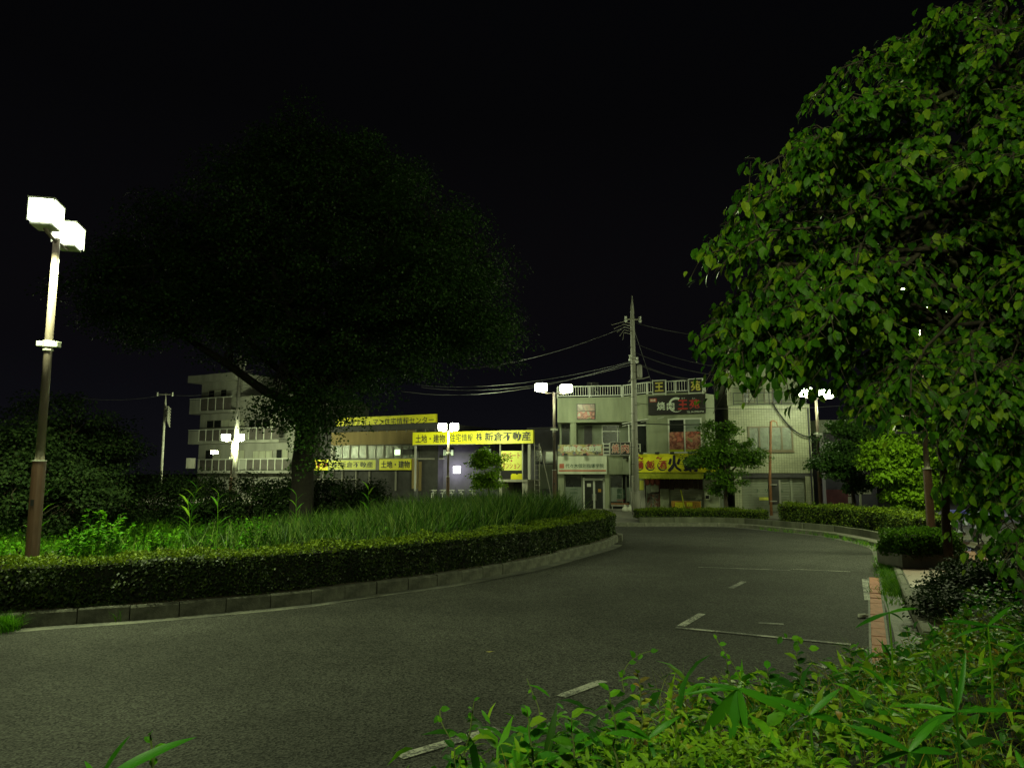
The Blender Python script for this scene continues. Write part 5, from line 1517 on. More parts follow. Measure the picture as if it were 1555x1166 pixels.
px_tree(1298, 790, 33.5, [(1285, 665, 45, 28, 1.0), (1265, 700, 35, 25, 1.0), (1310, 710, 45, 35, 1.0)], 'dim green tree right of the tiled building lamp', M['streetleaf'], nclump=130, leafn=130, leafL=.13, clump_r=.38, nlimb=8, tmpl=T_OVAL)
px_tree(742, 790, 40, [(735, 697, 20, 16, .6), (715, 702, 12, 9, .4), (755, 700, 12, 12, .4), (738, 728, 26, 16, .7)], 'small bright tree before the apartment sign', M['yleaf'], nclump=70, leafn=80, leafL=.12, clump_r=.30, nlimb=6, tr=.06)
px_tree(1520, 800, 34, [(1520, 700, 90, 60, 2.0), (1500, 620, 80, 60, 2)], 'dim tree standing beyond the right lamp', M['streetleaf'], nclump=130, leafn=120, leafL=.14, clump_r=.5, nlimb=8, tr=.14)
# slim leaning trunk by the planter with small drooping crown
px_tree(1440, 850, 17.2, [(1560, 540, 60, 50, .9), (1575, 650, 50, 70, .8)], 'slim leaning tree right beside the planter box', M['treeleaf'], nclump=60, leafn=55, leafL=.15, clump_r=.35, nlimb=6, tr=.085, sz=3.6, tmpl=T_LEAF, drop_leaf=1.0)

# ---------------------------------------------------------- the broad-leaved tree on the right
YT = 7.5
tb_ = np.array([5.9, 8.3, .6])
rt = thing('broad_leaf_tree', 'large drooping broad leaved tree filling the upper right, lit from the front', 'tree', tuple(tb_))
mb = MB(); tp = limb(tb_ - [0, 0, .3], tb_ + [.1, -.1, 3.0], 6, 0, .05); mb.tube([tuple(p) for p in tp], list(np.linspace(.22, .15, 7)), 14)
tp2 = limb(tp[-1], tb_ + [.3, .1, 6.9], 6, 0, .08); mb.tube([tuple(p) for p in tp2], list(np.linspace(.15, .05, 7)), 10)
obj('trunk', mb, M['bark'], rt, smooth=True)
trunkpts = np.r_[tp[3:], tp2]
# spray ends measured on the crown outline, at several depths
mb = MB(); LP = []; LD = []; LN = []
sprays = []
outline = [(1420, 20), (1350, 45), (1300, 75), (1235, 105), (1260, 150), (1200, 165), (1150, 225), (1120, 290), (1160, 260), (1210, 200), (1280, 190), (1075, 345), (1110, 380), (1180, 350), (1075, 455), (1060, 470), (1120, 450), (1090, 500), (1082, 520),
           (1112, 545), (1160, 520), (1200, 440), (1180, 565), (1240, 500), (1300, 420), (1260, 330), (1330, 300), (1350, 200), (1400, 130), (1440, 80), (1500, 30), (1530, 110), (1460, 200), (1420, 280), (1500, 300), (1540, 220), (1380, 380),
           (1440, 400), (1350, 480), (1400, 510), (1300, 560), (1350, 590), (1420, 600), (1480, 480), (1540, 420), (1510, 560), (1460, 640), (1400, 620), (1440, 690), (1500, 700), (1540, 640), (1550, 740), (1480, 760), (1530, 820), (1240, 430), (1150, 400), (1200, 300), (1290, 250), (1130, 495),
           (1235, 545), (1270, 590), (1330, 540), (1110, 300), (1240, 250), (1310, 130), (1380, 70), (1108, 525), (1160, 560), (1130, 515), (1205, 560), (1215, 520), (1262, 560), (1320, 600), (1290, 618), (1370, 560), (1400, 590), (1090, 480), (1140, 440), (1065, 350), (1100, 330)]
for (px, py) in outline:
    sprays.append((px + rng.normal(0, 6), py + rng.normal(0, 6), rng.uniform(5.4, 7.4)))
for k in range(118):
    px = rng.uniform(1110, 1700); py = rng.uniform(-130, 860)
    # stay inside the crown silhouette
    lx = np.interp(py, [-130, 0, 60, 110, 180, 260, 340, 450, 560, 600, 700, 850], [1490, 1430, 1320, 1240, 1190, 1125, 1090, 1075, 1085, 1290, 1430, 1480])
    if px < lx + 12: continue
    sprays.append((px, py, rng.uniform(5.6, 9.6)))
for (px, py, Y) in sprays:
    if px < 1300 and py > 500: py -= 34
    e = np.array(P(px, py, Y)); e[2] = min(e[2], 10.5)
    # the branch leaves the trunk, arches out and bends down at its end
    j = np.argmin(np.abs(trunkpts[:, 2] - (e[2] * .80 + .9))); st = trunkpts[j]
    L = np.linalg.norm(e - st); pts = limb(st, e, 9, .13, .14)
    tt_ = np.linspace(0, 1, len(pts)); pts[:, 2] -= rng.uniform(.05, .45) * np.clip((tt_ - .62) / .38, 0, 1) ** 2
    mb.tube([tuple(q) for q in pts], list(np.linspace(.012 + .009 * L, .004, len(pts))), 5, cap=False)
    seg = np.concatenate([[0], np.cumsum(np.linalg.norm(np.diff(pts, axis=0), axis=1))])
    reach = min(seg[-1] * .62, rng.uniform(1.0, 1.9)); k = int(reach * 18)
    ss = seg[-1] - rng.uniform(0, 1, k) ** 1.1 * reach
    dirb = unit((e - st)[None])[0]; sd = np.cross(dirb, [0, 0, 1.0]); sd /= max(np.linalg.norm(sd), 1e-6)
    for s in ss:
        c = np.array([np.interp(s, seg, pts[:, a]) for a in range(3)])
        w_ = (1 - .6 * (s - (seg[-1] - reach)) / reach) * .52
        u = rng.uniform(-1, 1); tip = c + sd * u * w_ + dirb * abs(u) * .12 + np.array([0, 0, rng.normal(-.02, .11) - .24 * u * u])
        mb.tube([tuple(c), tuple((c + tip) / 2 + [0, 0, .04]), tuple(tip)], [.005, .004, .003], 4, cap=False)
        nl = rng.integers(4, 9)
        for q_ in range(nl):
            f = rng.uniform(0, .8)
            LP.append(tip + rng.normal(0, .045, 3) * [1, 1, .6] + (c - tip) * f)
            LD.append(sd * u * .45 + dirb * .45 + rng.normal(0, .38, 3) + [0, 0, -.75 - .7 * rng.random() * (1 - f)])
            LN.append(dirb * .35 + sd * u * .3 + rng.normal(0, .38, 3) + [-.35, -.35, .95])
obj('branches', mb, M['bark'], rt, smooth=True)
LP = np.array(LP); LD = unit(np.array(LD)); LN = unit(np.array(LN)); LL = rng.uniform(.055, .125, len(LP)) * rng.choice([1, 1, 1, .7, 1.15], len(LP))
# the leaves that show largest are single parts
cz = (LP[:, 1] * math.cos(PITCH) + (LP[:, 2] - CAMZ) * math.sin(PITCH)); pu = 777.5 + FOC * LP[:, 0] / cz
pv = 583 - FOC * (-(LP[:, 1]) * math.sin(PITCH) + (LP[:, 2] - CAMZ) * math.cos(PITCH)) / cz
key = LL / cz * np.where((pu < 1550) & (pv > 5) & (pv < 860), 1, 0) * np.where(cz > 1, 1, 0)
idx = np.argsort(-key)[:300]; rest = np.setdiff1d(np.arange(len(LP)), idx)
leaf_obj('foliage', leaf_arrays(LP[rest], LD[rest], LN[rest], LL[rest], T_LEAF, .95), M['treeleaf'], rt)
def leafmesh(name, tmpl, wide, m):
    tv, tf = tmpl; t = tv.copy(); t[:, 0] *= wide
    me = bpy.data.meshes.new(name); me.from_pydata([tuple(q) for q in t], [], tf); me.materials.append(m); me.update(); return me
lm_ = leafmesh('leaf', T_LEAF, .95, M['treeleaf'])
Rf = frames(LD[idx], LN[idx])
for i, j in enumerate(idx):
    o = bpy.data.objects.new('leaf', lm_); COL.objects.link(o); o.parent = rt
    mtx = Matrix(Rf[i].T.tolist()).to_4x4() @ Matrix.Scale(float(LL[j]), 4); mtx.translation = Vector(LP[j] - tb_); o.matrix_local = mtx

# ================================================================== ISLAND PLANTS
ipoly = offset_path(IP, -1.25)
def inside(poly, x, y):
    c = np.zeros(x.shape, bool); n = len(poly); j = n - 1
    for i in range(n):
        xi, yi = poly[i]; xj, yj = poly[j]
        m_ = ((yi > y) != (yj > y)) & (x < (xj - xi) * (y - yi) / (yj - yi + 1e-12) + xi)
        c ^= m_; j = i
    return c
ip2 = np.r_[ipoly[::4], [[-45, 20]]]
def scatter(n, x0, x1, y0, y1, poly=ip2):
    x = rng.uniform(x0, x1, n); y = rng.uniform(y0, y1, n); k = inside(poly, x, y); return x[k], y[k]
def patchy(x, y, f=.9, ph=0):
    return .5 + .5 * np.sin(x * f + 1.3 * np.sin(y * f * .8 + ph) + ph) * np.cos(y * f * 1.1 + ph * .7)

# ground cover leaves
x, y = scatter(60000, -20, 3.5, 10, 29); n = len(x)
hh = .20 + .50 * patchy(x, y, 1.3) * rng.uniform(.3, 1, n) + .25 * smooth(13, 20, y)
pos = np.c_[x, y, .26 + hh * rng.uniform(.3, 1, n)]
gc = leaf_obj('ground_cover', leaf_arrays(pos, unit(rand_dirs(n) + [0, 0, .3]), unit(rand_dirs(n) * .7 + [0, 0, 1]), rng.uniform(.05, .11, n), T_QUAD, 1.1), M['weed'])
props(gc, 'low broad leaved weeds covering the planted island', 'ground cover', kind='stuff')
# meadow grass
x, y = scatter(26000, -20, 3.4, 10.2, 28.6); n = len(x)
pt = patchy(x, y, .7, 2)
k = pt > .12; x, y, pt = x[k], y[k], pt[k]
rep = 4; X_ = np.repeat(x, rep) + rng.normal(0, .05, len(x) * rep); Y_ = np.repeat(y, rep) + rng.normal(0, .05, len(x) * rep); Pp = np.repeat(pt, rep); n = len(X_)
Hh = (.35 + .45 * Pp) * rng.uniform(.6, 1.2, n); a = rng.uniform(0, 2 * np.pi, n)
g = blades('meadow_grass', np.c_[X_, Y_, np.full(n, .22)], Hh, np.c_[np.cos(a), np.sin(a), np.zeros(n)] * (Hh * rng.uniform(.2, .7, n))[:, None], rng.uniform(.010, .02, n), M['grass'])
props(g, 'knee high meadow grass growing inside the island hedge', 'grass', kind='stuff')
# tall reeds towards the nose of the island
x, y = scatter(9000, -9, 3.2, 15.5, 27.5); n = len(x)
dens = smooth(-9, -3.5, x - .0 * y) * (patchy(x, y, 1.1, 4) > .15) * (rng.random(n) < .75)
k = dens > rng.random(n) * .9; x, y = x[k], y[k]
rep = 7; X_ = np.repeat(x, rep) + rng.normal(0, .06, len(x) * rep); Y_ = np.repeat(y, rep) + rng.normal(0, .06, len(x) * rep); n = len(X_)
base_h = (.8 + .35 * patchy(X_, Y_, 1.9, 6)) + .6 * smooth(-7, -1, X_) * smooth(15, 21, Y_)
Hh = base_h * rng.uniform(.65, 1.12, n); a = rng.uniform(0, 2 * np.pi, n)
g = blades('tall_reeds', np.c_[X_, Y_, np.full(n, .22)], Hh, np.c_[np.cos(a), np.sin(a), np.zeros(n)] * (Hh * rng.uniform(.12, .7, n))[:, None], rng.uniform(.026, .05, n), M['reed'], segs=4)
props(g, 'head high reeds filling the right end of the planted island', 'reeds', kind='stuff')
# grassy weeds at the kerb foot
def tuft(x, y, z, nbl, h, spread, label, m='grass', group=None, name='grass_tuft', wdt=.012):
    base = np.c_[x + rng.normal(0, spread * .25, nbl), y + rng.normal(0, spread * .25, nbl), np.full(nbl, z)]
    a = rng.uniform(0, 2 * np.pi, nbl); H_ = h * rng.uniform(.5, 1.1, nbl)
    o = blades(name, base - np.array([x, y, z]), H_, np.c_[np.cos(a), np.sin(a), np.zeros(nbl)] * (spread * rng.uniform(.4, 1.2, nbl))[:, None], np.full(nbl, wdt), M[m], kind=None, segs=4)
    o.location = (x, y, z); return props(o, label, 'grass', group)
c = G(8, 958); tuft(c.x, c.y, 0, 420, .32, .30, 'big bright grass tuft at the left end of the island kerb', 'weed')
for k, (px, py, lb) in enumerate(((172, 944, 'weed tuft at the kerb foot below the bright island shrub'), (218, 940, 'second small weed tuft along the kerb foot near the left'), (424, 918, 'flat weed tuft at the kerb foot in the middle of the hedge'), (770, 866, 'weed tuft growing from the kerb joint towards the island nose'), (925, 826, 'weed tuft at the very nose of the island'), (300, 932, 'tiny weed tuft by the kerb between two larger tufts'))):
    c = G(px, py); tuft(c.x, c.y + .05, 0, 60 + 20 * (k == 1), .16 + .05 * (k in (0, 3)), .12, lb, group='weed tufts at the kerb foot', name='weed_tuft')
wx_ = []
g2 = offset_path(KP, -.12)
kk = np.where((KP[:, 1] > 13) & (KP[:, 1] < 31) & (KP[:, 0] > 7))[0]
for _ in range(900):
    i = rng.choice(kk); p = g2[i]
    if (14.5 < p[1] < 19.8) or rng.random() < .16: wx_.append((p[0] + rng.normal(.0, .10), p[1] + rng.normal(0, .12)))
wx_ = np.array(wx_); n = len(wx_) * 9; B = np.repeat(wx_, 9, 0) + rng.normal(0, .05, (n, 2)); a = rng.uniform(0, 6.28, n); Hh = rng.uniform(.06, .24, n)
g = blades('gutter_weeds', np.c_[B, np.zeros(n)], Hh, np.c_[np.cos(a), np.sin(a), np.zeros(n)] * (Hh * .8)[:, None], np.full(n, .014), M['grass'])
props(g, 'weeds growing in the gutter along the outer kerb', 'weeds', kind='stuff')

# individual island plants: bright bushes and reed stems
def bush(px, pyb, pyt, hwid, Y, label, m, nleaf=900, leafL=.07, seed=0):
    b = P(px, pyb, Y); t = P(px, pyt, Y); z0 = .24; h = t.z - z0; rw = hwid * Y / FOC
    r = thing('leafy_bush', label, 'bush', (b.x, Y, z0), 'bright bushes inside the island hedge')
    mb = MB(); LPs, LDs = [], []
    for k in range(16):
        a = rng.uniform(0, 6.28); e = np.array([b.x + math.cos(a) * rw * rng.uniform(.3, 1), Y + math.sin(a) * rw * rng.uniform(.3, 1), z0 + h * rng.uniform(.55, 1.0)])
        if k == 0: e = np.array([b.x, Y, z0 + h])
        pts = limb((b.x, Y, z0 - .1), e, 6, .08, .2); mb.tube([tuple(q) for q in pts], list(np.linspace(.016, .004, 7)), 5, cap=False)
        for s in np.linspace(.3, 1, 26):
            i = s * 6; j = min(int(i), 5); q = pts[j] + (pts[j + 1] - pts[j]) * (i - j)
            for sd in (-1, 1):
                dd = np.array([math.cos(a + sd * 1.2), math.sin(a + sd * 1.2), rng.uniform(-.1, .6)]); LPs.append(q + rng.normal(0, .01, 3)); LDs.append(dd + rng.normal(0, .25, 3))
    obj('stems', mb, M['twine'], r)
    LPs = np.array(LPs); n = len(LPs); LDs = unit(np.array(LDs))
    leaf_obj('leaves', leaf_arrays(LPs, LDs, unit(rand_dirs(n) * .5 + [0, 0, 1]), rng.uniform(.7, 1.3, n) * leafL, T_OVAL, 1.1), M[m], r)
bush(155, 834, 776, 42, 14.8, 'tallest bright leafy bush inside the hedge at the left', 'weed', leafL=.12)
bush(110, 834, 800, 26, 14.2, 'smaller bright bush between the lamp pole and the tallest bush', 'weed', leafL=.10)
bush(384, 830, 786, 22, 16, 'small round bush inside the hedge further right', 'weed', leafL=.09)
bush(240, 834, 806, 22, 14.6, 'low bright bush just right of the tallest bush', 'weed', leafL=.09)
def reed(px, pyt, Y, label, nl=9, L=.42, lean=.0):
    t = P(px, pyt, Y); z0 = .24
    r = thing('reed_plant', label, 'reed', (t.x - lean, Y, z0), 'single reed plants standing above the island grass')
    tip = np.array([t.x, Y, t.z]); pts = limb((t.x - lean, Y, z0), tip, 6, 0, .04)
    mb = MB(); mb.tube([tuple(q) for q in pts], list(np.linspace(.011, .004, 7)), 5); obj('stem', mb, M['grass'], r)
    me = leafmesh('leaf', T_LONG, 1.15, M['grass'])
    for k in range(nl):
        f = .30 + .68 * k / (nl - 1); i = min(int(f * 6), 5); q = pts[i] + (pts[i + 1] - pts[i]) * (f * 6 - i)
        a = (0 if k % 2 else math.pi) + rng.normal(0, .45); d = Vector((math.cos(a), math.sin(a) * .6, 1.0 + .5 * f)).normalized(); nn = Vector((-math.cos(a), -math.sin(a), .8))
        R_ = frames(np.array([d]), np.array([nn]))[0]
        o = bpy.data.objects.new('leaf', me); COL.objects.link(o); o.parent = r
        mt_ = Matrix(R_.T.tolist()).to_4x4() @ Matrix.Scale(L * rng.uniform(.7, 1.15) * (1 - .3 * f), 4); mt_.translation = Vector(q) - r.location; o.matrix_local = mt_
for a in ((332, 748, 17, 'reed plant with pale upright leaves left of the big tree'), (300, 740, 19, 'tall arching reed plant nearest the dark shrubs', 11, .55, .35), (285, 756, 18, 'short arching reed beside the tallest one', 8, .5, -.2), (450, 750, 18, 'dim reed plant in line with the yellow corner sign'), (66, 752, 15.5, 'slender reed close beside the near lamp pole', 8, .5, .1), (560, 742, 21, 'reed plant rising below the yellow land sign', 9, .5)): reed(*a)

# ================================================================== FOREGROUND BANK
EDGE = np.array([(-14, -2.0), (-6, -.4), (-2.6, .9), (-1.5, 1.3), (-.62, 2.5), (.12, 3.4), (.95, 4.4), (2.5, 6.0), (4.3, 8), (6.1, 10.4), (7.8, 13.2), (8.4, 14.4)])
def edist(x, y):
    q = np.stack([x, y], -1); best = np.full(x.shape, 1e9); sg = np.ones(x.shape)
    for i in range(len(EDGE) - 1):
        a = EDGE[i]; b = EDGE[i + 1]; ab = b - a; t = np.clip(((q - a) @ ab) / (ab @ ab), 0, 1); dd = q - (a + t[..., None] * ab); l = np.linalg.norm(dd, axis=-1)
        c = ab[0] * dd[..., 1] - ab[1] * dd[..., 0]; u = l < best; best = np.where(u, l, best); sg = np.where(u, np.where(c < 0, 1, -1), sg)
    return best * sg
def canopy(x, y, d):
    """height of the leaf surface over the bank"""
    near = np.interp(y, [0, 2, 4, 6, 8, 11, 14], [1.30, 1.40, 1.26, 1.04, .84, .62, .45])
    right = smooth(.8, 3.0, d) * np.interp(y, [0, 4, 7, 10, 14], [.0, .05, .22, .42, .30])
    rough = .24 * (patchy(x, y, 2.3, 1) - .5) + .17 * (patchy(x, y, 6.1, 2.2) - .5) + .10 * (patchy(x, y, 13, .4) - .5)
    return (near + right) * smooth(-.12, .32, d) + rough * smooth(0, .3, d)
def vscatter(n, x0, x1, y0, y1, dmin=0.0, dmax=9):
    x = rng.uniform(x0, x1, n); y = rng.uniform(y0, y1, n); d = edist(x, y); k = (d > dmin) & (d < dmax) & (y < 14.4) & ((x / np.maximum(y, .5)) < .95)
    k &= ~((x * x + y * y) < .85 ** 2)
    return x[k], y[k], d[k]
V_ = thing('verge_plants', 'dense tangle of weeds covering the bank at the lower right', 'ground cover', (2.5, 3.5, .5)); V_['kind'] = 'stuff'
for (nm, cnt, y0, y1, x1, Lr, tm, m, w_) in (('broad_leaves', 9500, 1.2, 7.5, 7, (.035, .125), T_LEAF, 'under', .85), ('slender_leaves', 11500, 1.2, 7.5, 7, (.07, .22), T_LONG, 'under', 1.1), ('yellowed_leaves', 4600, 1.6, 6.5, 6, (.035, .075), T_LEAF, 'dry', .7), ('far_leaves', 34000, 6, 14.4, 13, (.04, .085), T_QUAD, 'under', 1.2)):
    x, y, d = vscatter(cnt, -1.2, x1, y0, y1); n = len(x)
    if m == 'dry':
        k = patchy(x, y, 1.7, 3) > .45; x, y, d = x[k], y[k], d[k]; n = len(x)
    z = canopy(x, y, d) - np.abs(rng.normal(0, .23, n)) + (.02 if m == 'dry' else 0)
    pos = np.c_[x, y, np.maximum(z, .16)]
    if nm in ('broad_leaves', 'slender_leaves'):
        # the tip of the tangle that leans out over the road
        k2 = cnt // 14; tx = rng.normal(.25, .38, k2); ty = rng.normal(2.8, .32, k2) + .5 * tx; tz = 1.24 + .10 * patchy(tx, ty, 5, 1) - np.abs(rng.normal(0, .12, k2)) - .25 * smooth(-.1, -.8, tx)
        pos = np.r_[pos, np.c_[tx, ty, tz]]; n = len(pos)
    leaf_obj(nm, leaf_arrays(pos, unit(np.c_[rng.normal(-.2, .8, n), rng.normal(-.1, .8, n), rng.normal(.25, .45, n)]), unit(rand_dirs(n) * .6 + [0, -.1, 1]), rng.uniform(*Lr, n), tm, w_), M[m], V_)
n = 2600; x = rng.normal(.75, .40, n); y = 2.75 + rng.normal(0, .28, n) + .35 * (x - .7); z = canopy(x, y, np.maximum(edist(x, y), .1)) + .03 - np.abs(rng.normal(0, .09, n))
leaf_obj('yellow_green_sprays', leaf_arrays(np.c_[x, y, z], unit(np.c_[rng.normal(-.3, .8, n), rng.normal(-.1, .7, n), rng.normal(.5, .4, n)]), unit(rand_dirs(n) * .7 + [0, -.2, 1]), rng.uniform(.025, .06, n), T_LONG, 2.0), M['yleaf'], V_)
# stems and straw between the leaves
x, y, d = vscatter(14000, -1.0, 7, 1.3, 8.5); n = len(x); z = canopy(x, y, d); a = rng.uniform(0, 6.28, n); Hh = rng.uniform(.15, .42, n)
blades('fine_stems', np.c_[x, y, z - Hh * .8], Hh, np.c_[np.cos(a), np.sin(a), np.zeros(n)] * (Hh * rng.uniform(.2, 1.3, n))[:, None], rng.uniform(.003, .006, n), M['dry'], V_)
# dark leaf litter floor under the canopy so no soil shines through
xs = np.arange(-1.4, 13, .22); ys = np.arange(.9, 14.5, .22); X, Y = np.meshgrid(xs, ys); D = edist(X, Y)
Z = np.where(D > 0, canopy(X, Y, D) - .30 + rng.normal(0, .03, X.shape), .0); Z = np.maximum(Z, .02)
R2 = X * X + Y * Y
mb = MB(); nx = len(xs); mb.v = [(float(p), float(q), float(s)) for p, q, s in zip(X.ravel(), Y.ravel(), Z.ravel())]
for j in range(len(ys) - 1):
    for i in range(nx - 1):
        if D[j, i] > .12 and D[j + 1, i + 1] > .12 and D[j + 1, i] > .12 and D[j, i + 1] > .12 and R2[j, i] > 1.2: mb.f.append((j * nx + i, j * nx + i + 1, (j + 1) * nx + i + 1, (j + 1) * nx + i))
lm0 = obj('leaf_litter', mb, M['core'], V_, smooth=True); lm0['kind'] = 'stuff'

bl_me = None
def blade_mesh(L, w0, bend, name='leaf', m='bamboo', fold=.12):
    """broad lanceolate blade with a midrib fold and a drooping tip, length L along +Y"""
    n = 7; v = []; f = []
    for i in range(n + 1):
        t = i / n; w_ = w0 * (math.sin(math.pi * min(1, t * .93 + .07)) ** .75) * (1 - .25 * t) if i < n else 0
        yy = L * (t - .12 * bend * t * t); zz = -L * bend * .5 * t * t
        v += [(-w_ / 2, yy, zz + w_ * fold), (0, yy, zz), (w_ / 2, yy, zz + w_ * fold)]
    for i in range(n):
        a = 3 * i; f += [(a, a + 1, a + 4, a + 3), (a + 1, a + 2, a + 5, a + 4)]
    me = bpy.data.meshes.new(name); me.from_pydata(v, [], f); me.materials.append(M[m]); me.polygons.foreach_set('use_smooth', [True] * len(me.polygons)); me.update(); return me
BM = [blade_mesh(1, .13, b_, m='bamboo') for b_ in (.25, .55, .9)]
def place_leaf(r, me, p, d, nrm, s, name='leaf'):
    R_ = frames(np.array([list(d)]), np.array([list(nrm)]))[0]
    o = bpy.data.objects.new(name, me); COL.objects.link(o); o.parent = r
    m_ = Matrix(R_.T.tolist()).to_4x4() @ Matrix.Scale(s, 4); m_.translation = Vector(p) - r.location; o.matrix_local = m_; return o
def broad_grass(px, py, Y, leaves, label, stem_to=None, h=.45):
    """leaves: (dx_px, dy_px, width scale, bend) measured from the node to the leaf tip"""
    node = P(px, py, Y); r = thing('broad_blade_plant', label, 'plant', (node.x, node.y + .02, node.z - h), 'broad bladed bamboo grass plants on the bank')
    mb = MB(); mb.tube([tuple(r.location), (node.x + .01, node.y + .01, node.z - h * .5), tuple(node)], [.006, .005, .004], 6); obj('stem', mb, M['grass'], r)
    for (dx, dy, wm, bi) in leaves:
        tip = P(px + dx, py + dy, Y + rng.uniform(-.08, .08)); d = tip - node; L = d.length
        d2 = d.normalized() + Vector((0, 0, .28 * (bi + .3))); nn = Vector((rng.normal(0, .25), -.75, .75))
        o = place_leaf(r, BM[bi], node, d2, nn, L * 1.05); o.scale = (o.scale[0] * wm, o.scale[1], o.scale[2])
    return r
broad_grass(1122, 1046, 2.7, [(-52, 78, 1.5, 0), (-12, 84, 1.7, 0), (14, 70, 1.6, 0), (80, 62, 1.3, 1), (-62, -8, .9, 0), (-78, 30, .6, 1)], 'broad bladed plant with four drooping leaves at lower centre right')
broad_grass(1452, 1080, 2.3, [(-6, -74, 1.0, 0), (106, 2, .6, 0), (-90, 10, .9, 1), (20, -90, .7, 0), (-60, 60, 1.2, 1)], 'broad bladed plant with one upright leaf near the right edge')
broad_grass(1230, 1085, 2.6, [(48, -40, 1.2, 0), (-70, -14, 1.2, 1), (60, 38, 1.2, 1), (-40, 40, 1.3, 1)], 'broad bladed plant between the drooping and the upright one')
broad_grass(1350, 930, 4.2, [(-44, 34, 1.0, 1), (30, 26, .9, 1), (-8, -34, .6, 0), (52, 6, .8, 1)], 'broad bladed plant whose leaf crosses the red brick strip')
broad_grass(1500, 950, 3.6, [(-60, -6, .8, 0), (-40, 30, .8, 1), (40, -30, .8, 0), (50, 20, .8, 1)], 'broad bladed plant before the dark shrubs at right')
broad_grass(1380, 1140, 2.0, [(-90, -20, 1.1, 1), (60, -40, 1.1, 1), (-50, 40, 1.2, 1), (80, 30, 1.0, 1)], 'broad bladed plant at the bottom edge right of centre')
broad_grass(985, 1120, 2.6, [(-60, 10, 1.3, 1), (55, -22, 1.2, 1), (10, 46, 1.2, 1), (-40, -26, 1.0, 0)], 'broad bladed plant in the tangle left of the drooping one')
broad_grass(150, 1190, 1.6, [(34, -68, 1.0, 0), (150, -50, 1.0, 1), (-30, -30, 1.0, 1)], 'broad bladed plant poking into the bottom left corner', h=.4)

WLM = leafmesh('leaf', T_LEAF, 1.0, M['weed']); WLM2 = leafmesh('leaf', T_LEAF, .8, M['dry'])
OV = leafmesh('leaf', T_LEAF, .95, M['under'])
def weed(px, py, Y, h, label, nl=12, L=.075, kind=0, lean=.03, name='weed_plant', cat='weed'):
    t = P(px, py, Y); b0 = np.array([t.x + lean, t.y + .02, t.z - h]); r = thing(name, label, cat, tuple(b0), 'single weeds rising above the tangle')
    pts = limb(b0, np.array(t), 6, 0, .08); mb = MB(); mb.tube([tuple(q) for q in pts], list(np.linspace(.005, .002, 7)), 5); obj('stem', mb, M['twine'], r)
    me = (WLM, WLM2, OV)[kind]
    for k in range(nl):
        f = .25 + .75 * k / (nl - 1); i = min(int(f * 6), 5); q = pts[i] + (pts[i + 1] - pts[i]) * (f * 6 - i); a = k * 2.4
        place_leaf(r, me, tuple(q), (math.cos(a), math.sin(a) * .8, .35 + .4 * f), (-.3 * math.cos(a), -.5, 1), L * (1.15 - .55 * f) * rng.uniform(.8, 1.2))
    return r
for a in ((968, 1022, 2.9, .35, 'yellow green weed with crumpled top at the lower centre', 16, .06, 1), (720, 1064, 2.7, .35, 'thin weed with a round bud rising over the road edge', 9, .05, 0, -.05), (925, 1048, 2.8, .30, 'weed with broad leaves and pale bud left of the yellow green one', 10, .07, 0), (800, 1078, 2.7, .25, 'weed with one long leaf pointing left over the asphalt', 8, .085, 2),
          (1103, 1000, 3.6, .3, 'slim seedling weed standing beside the drooping blades', 10, .05, 0), (868, 1090, 2.5, .25, 'dark broad leaved weed in the lower middle', 9, .085, 2), (1165, 1015, 3.6, .3, 'broad leaved weed behind the drooping blades', 12, .10, 2), (1210, 990, 4.2, .3, 'round leaved weed over the end of the stall line', 12, .10, 2),
          (690, 1135, 2.2, .25, 'leafy weed at the left tip of the tangle', 10, .07, 2), (228, 1115, 1.7, .25, 'yellowish budding weed in the bottom left corner', 11, .04, 0), (1290, 985, 4.6, .3, 'leafy weed in front of the red brick strip', 11, .09, 2), (1020, 1060, 2.8, .25, 'pale yellow weed right of the crumpled one', 14, .05, 1)): weed(*a)
# curling vine shoots over the road
def vine(pts_px, Y, label, nl=7, L=.03):
    pts = [P(x, y, Y + .04 * i) for i, (x, y) in enumerate(pts_px)]
    r = thing('vine_shoot', label, 'vine', tuple(pts[0]), 'thin vine shoots reaching over the road')
    path = smooth3([np.array(p) for p in pts]); mb = MB(); mb.tube([tuple(q) for q in path], .0022, 4); obj('stem', mb, M['twine'], r)
    for k in range(nl):
        q = path[int((k + 1) / (nl + 1) * (len(path) - 1))]; a = k * 2.1
        place_leaf(r, WLM, tuple(q), (math.cos(a), -.3, math.sin(a) * .8 + .2), (0, -1, .6), L * rng.uniform(.7, 1.3))
def smooth3(pts):
    out = []; q = [2 * pts[0] - pts[1]] + pts + [2 * pts[-1] - pts[-2]]
    for i in range(1, len(q) - 2):
        for j in range(6):
            t = j / 6; p0, p1, p2, p3 = q[i - 1:i + 3]; out.append(.5 * (2 * p1 + (p2 - p0) * t + (2 * p0 - 5 * p1 + 4 * p2 - p3) * t * t + (3 * p1 - p0 - 3 * p2 + p3) * t ** 3))
    out.append(pts[-1]); return np.array(out)
vine([(948, 1050), (945, 1028), (955, 1006), (975, 992), (1000, 986)], 3.2, 'vine shoot curling right above the yellow green weed')
vine([(1125, 1030), (1108, 1000), (1092, 978), (1085, 962)], 3.4, 'thin vine shoot crossing the stall line', 5)
vine([(690, 1130), (672, 1100), (668, 1080), (672, 1072)], 2.6, 'small curled vine shoot at the left tip of the tangle', 4)
vine([(820, 1100), (818, 1075), (808, 1050), (800, 1030)], 2.9, 'nearly bare vine shoot over the asphalt', 3, .02)
vine([(1235, 990), (1215, 975), (1195, 968), (1180, 966)], 4.6, 'vine shoot lying over the stall line near the brick strip', 6, .05)

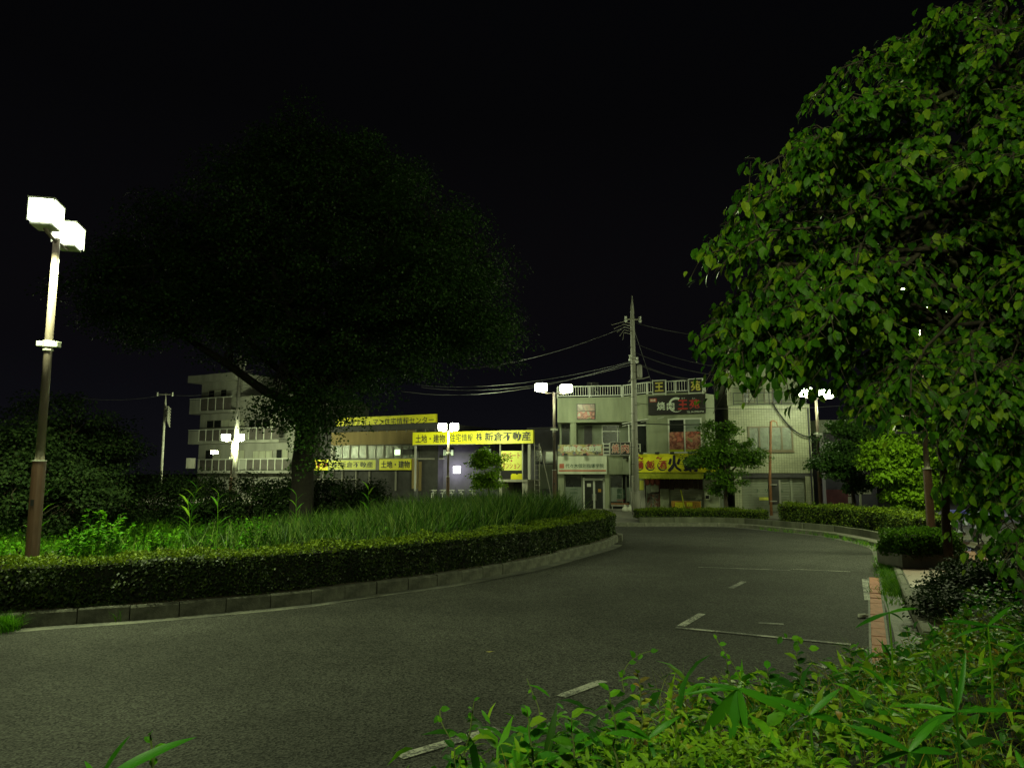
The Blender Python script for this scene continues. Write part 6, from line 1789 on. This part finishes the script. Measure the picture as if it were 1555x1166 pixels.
# ================================================================== SMALL THINGS
p = G(1312, 938); mb = MB(); mb.tube([(0, 0, .035), (.11, .02, .035), (.13, .024, .035), (.17, .03, .035)], [.034, .034, .014, .014], 12)
mb2 = obj('plastic_bottle', mb, M['whitepaper'], smooth=True); mb2.location = (p.x - .08, p.y, .0); props(mb2, 'white plastic bottle lying by the red brick strip', 'bottle')
p = G(743, 990); mb = MB(); mb.add([(-.05, 0, .01), (0, -.02, .004), (.05, 0, .015), (0, .025, .012), (.09, .01, .02)], [(0, 1, 2, 3), (1, 4, 2)]); o = obj('fallen_leaf', mb, M['leaffall']); o.location = p; props(o, 'single dry leaf lying on the asphalt', 'leaf')
# blue low seat and pale wavy upright strips beyond the planter
p = P(1462, 780, 24); t = thing('blue_seat', 'low blue seat beyond the slim leaning trunk', 'bench', (p.x, 24, .13))
mb = MB(); mb.box(p.x - .42, p.x + .42, 23.8, 24.2, p.z, p.z + .12); obj('seat', mb, M['bluebench'], t, bevel=.02)
for s_ in (-.35, .35): mb = MB(); mb.box(p.x + s_ - .03, p.x + s_ + .03, 23.9, 24.1, .1, p.z); obj('leg', mb, M['darkmetal'], t)
for k, (px, y0, y1, wd) in enumerate(((1484, 776, 852, .13), (1461, 790, 840, .10))):
    t_ = P(px, y0, 19); b_ = P(px, y1, 19)
    r = thing('hanging_strip', ['longer pale wavy strip hanging under the right tree', 'shorter dim wavy strip hanging beside the longer one'][k], 'plastic sheet', (t_.x, 19, .13), 'pale strips under the right tree')
    mb = MB(); n = 14
    for i in range(n + 1):
        z = t_.z + (max(b_.z, .15) - t_.z) * i / n; w_ = wd * (.6 + .5 * math.sin(i * 1.3 + k)); dx = .06 * math.sin(i * .9)
        mb.v += [(t_.x + dx - w_, 19 + .04 * math.sin(i * 2), z), (t_.x + dx + w_, 19 + .06 * math.cos(i * 1.7), z)]
        if i: a = 2 * i; mb.f.append((a - 2, a - 1, a + 1, a))
    obj('sheet', mb, M['sheet'], r)
    mb = MB(); mb.tube([(t_.x, 19.05, .1), (t_.x, 19.05, t_.z + .05)], .02, 6); obj('stake', mb, M['darkmetal'], r)
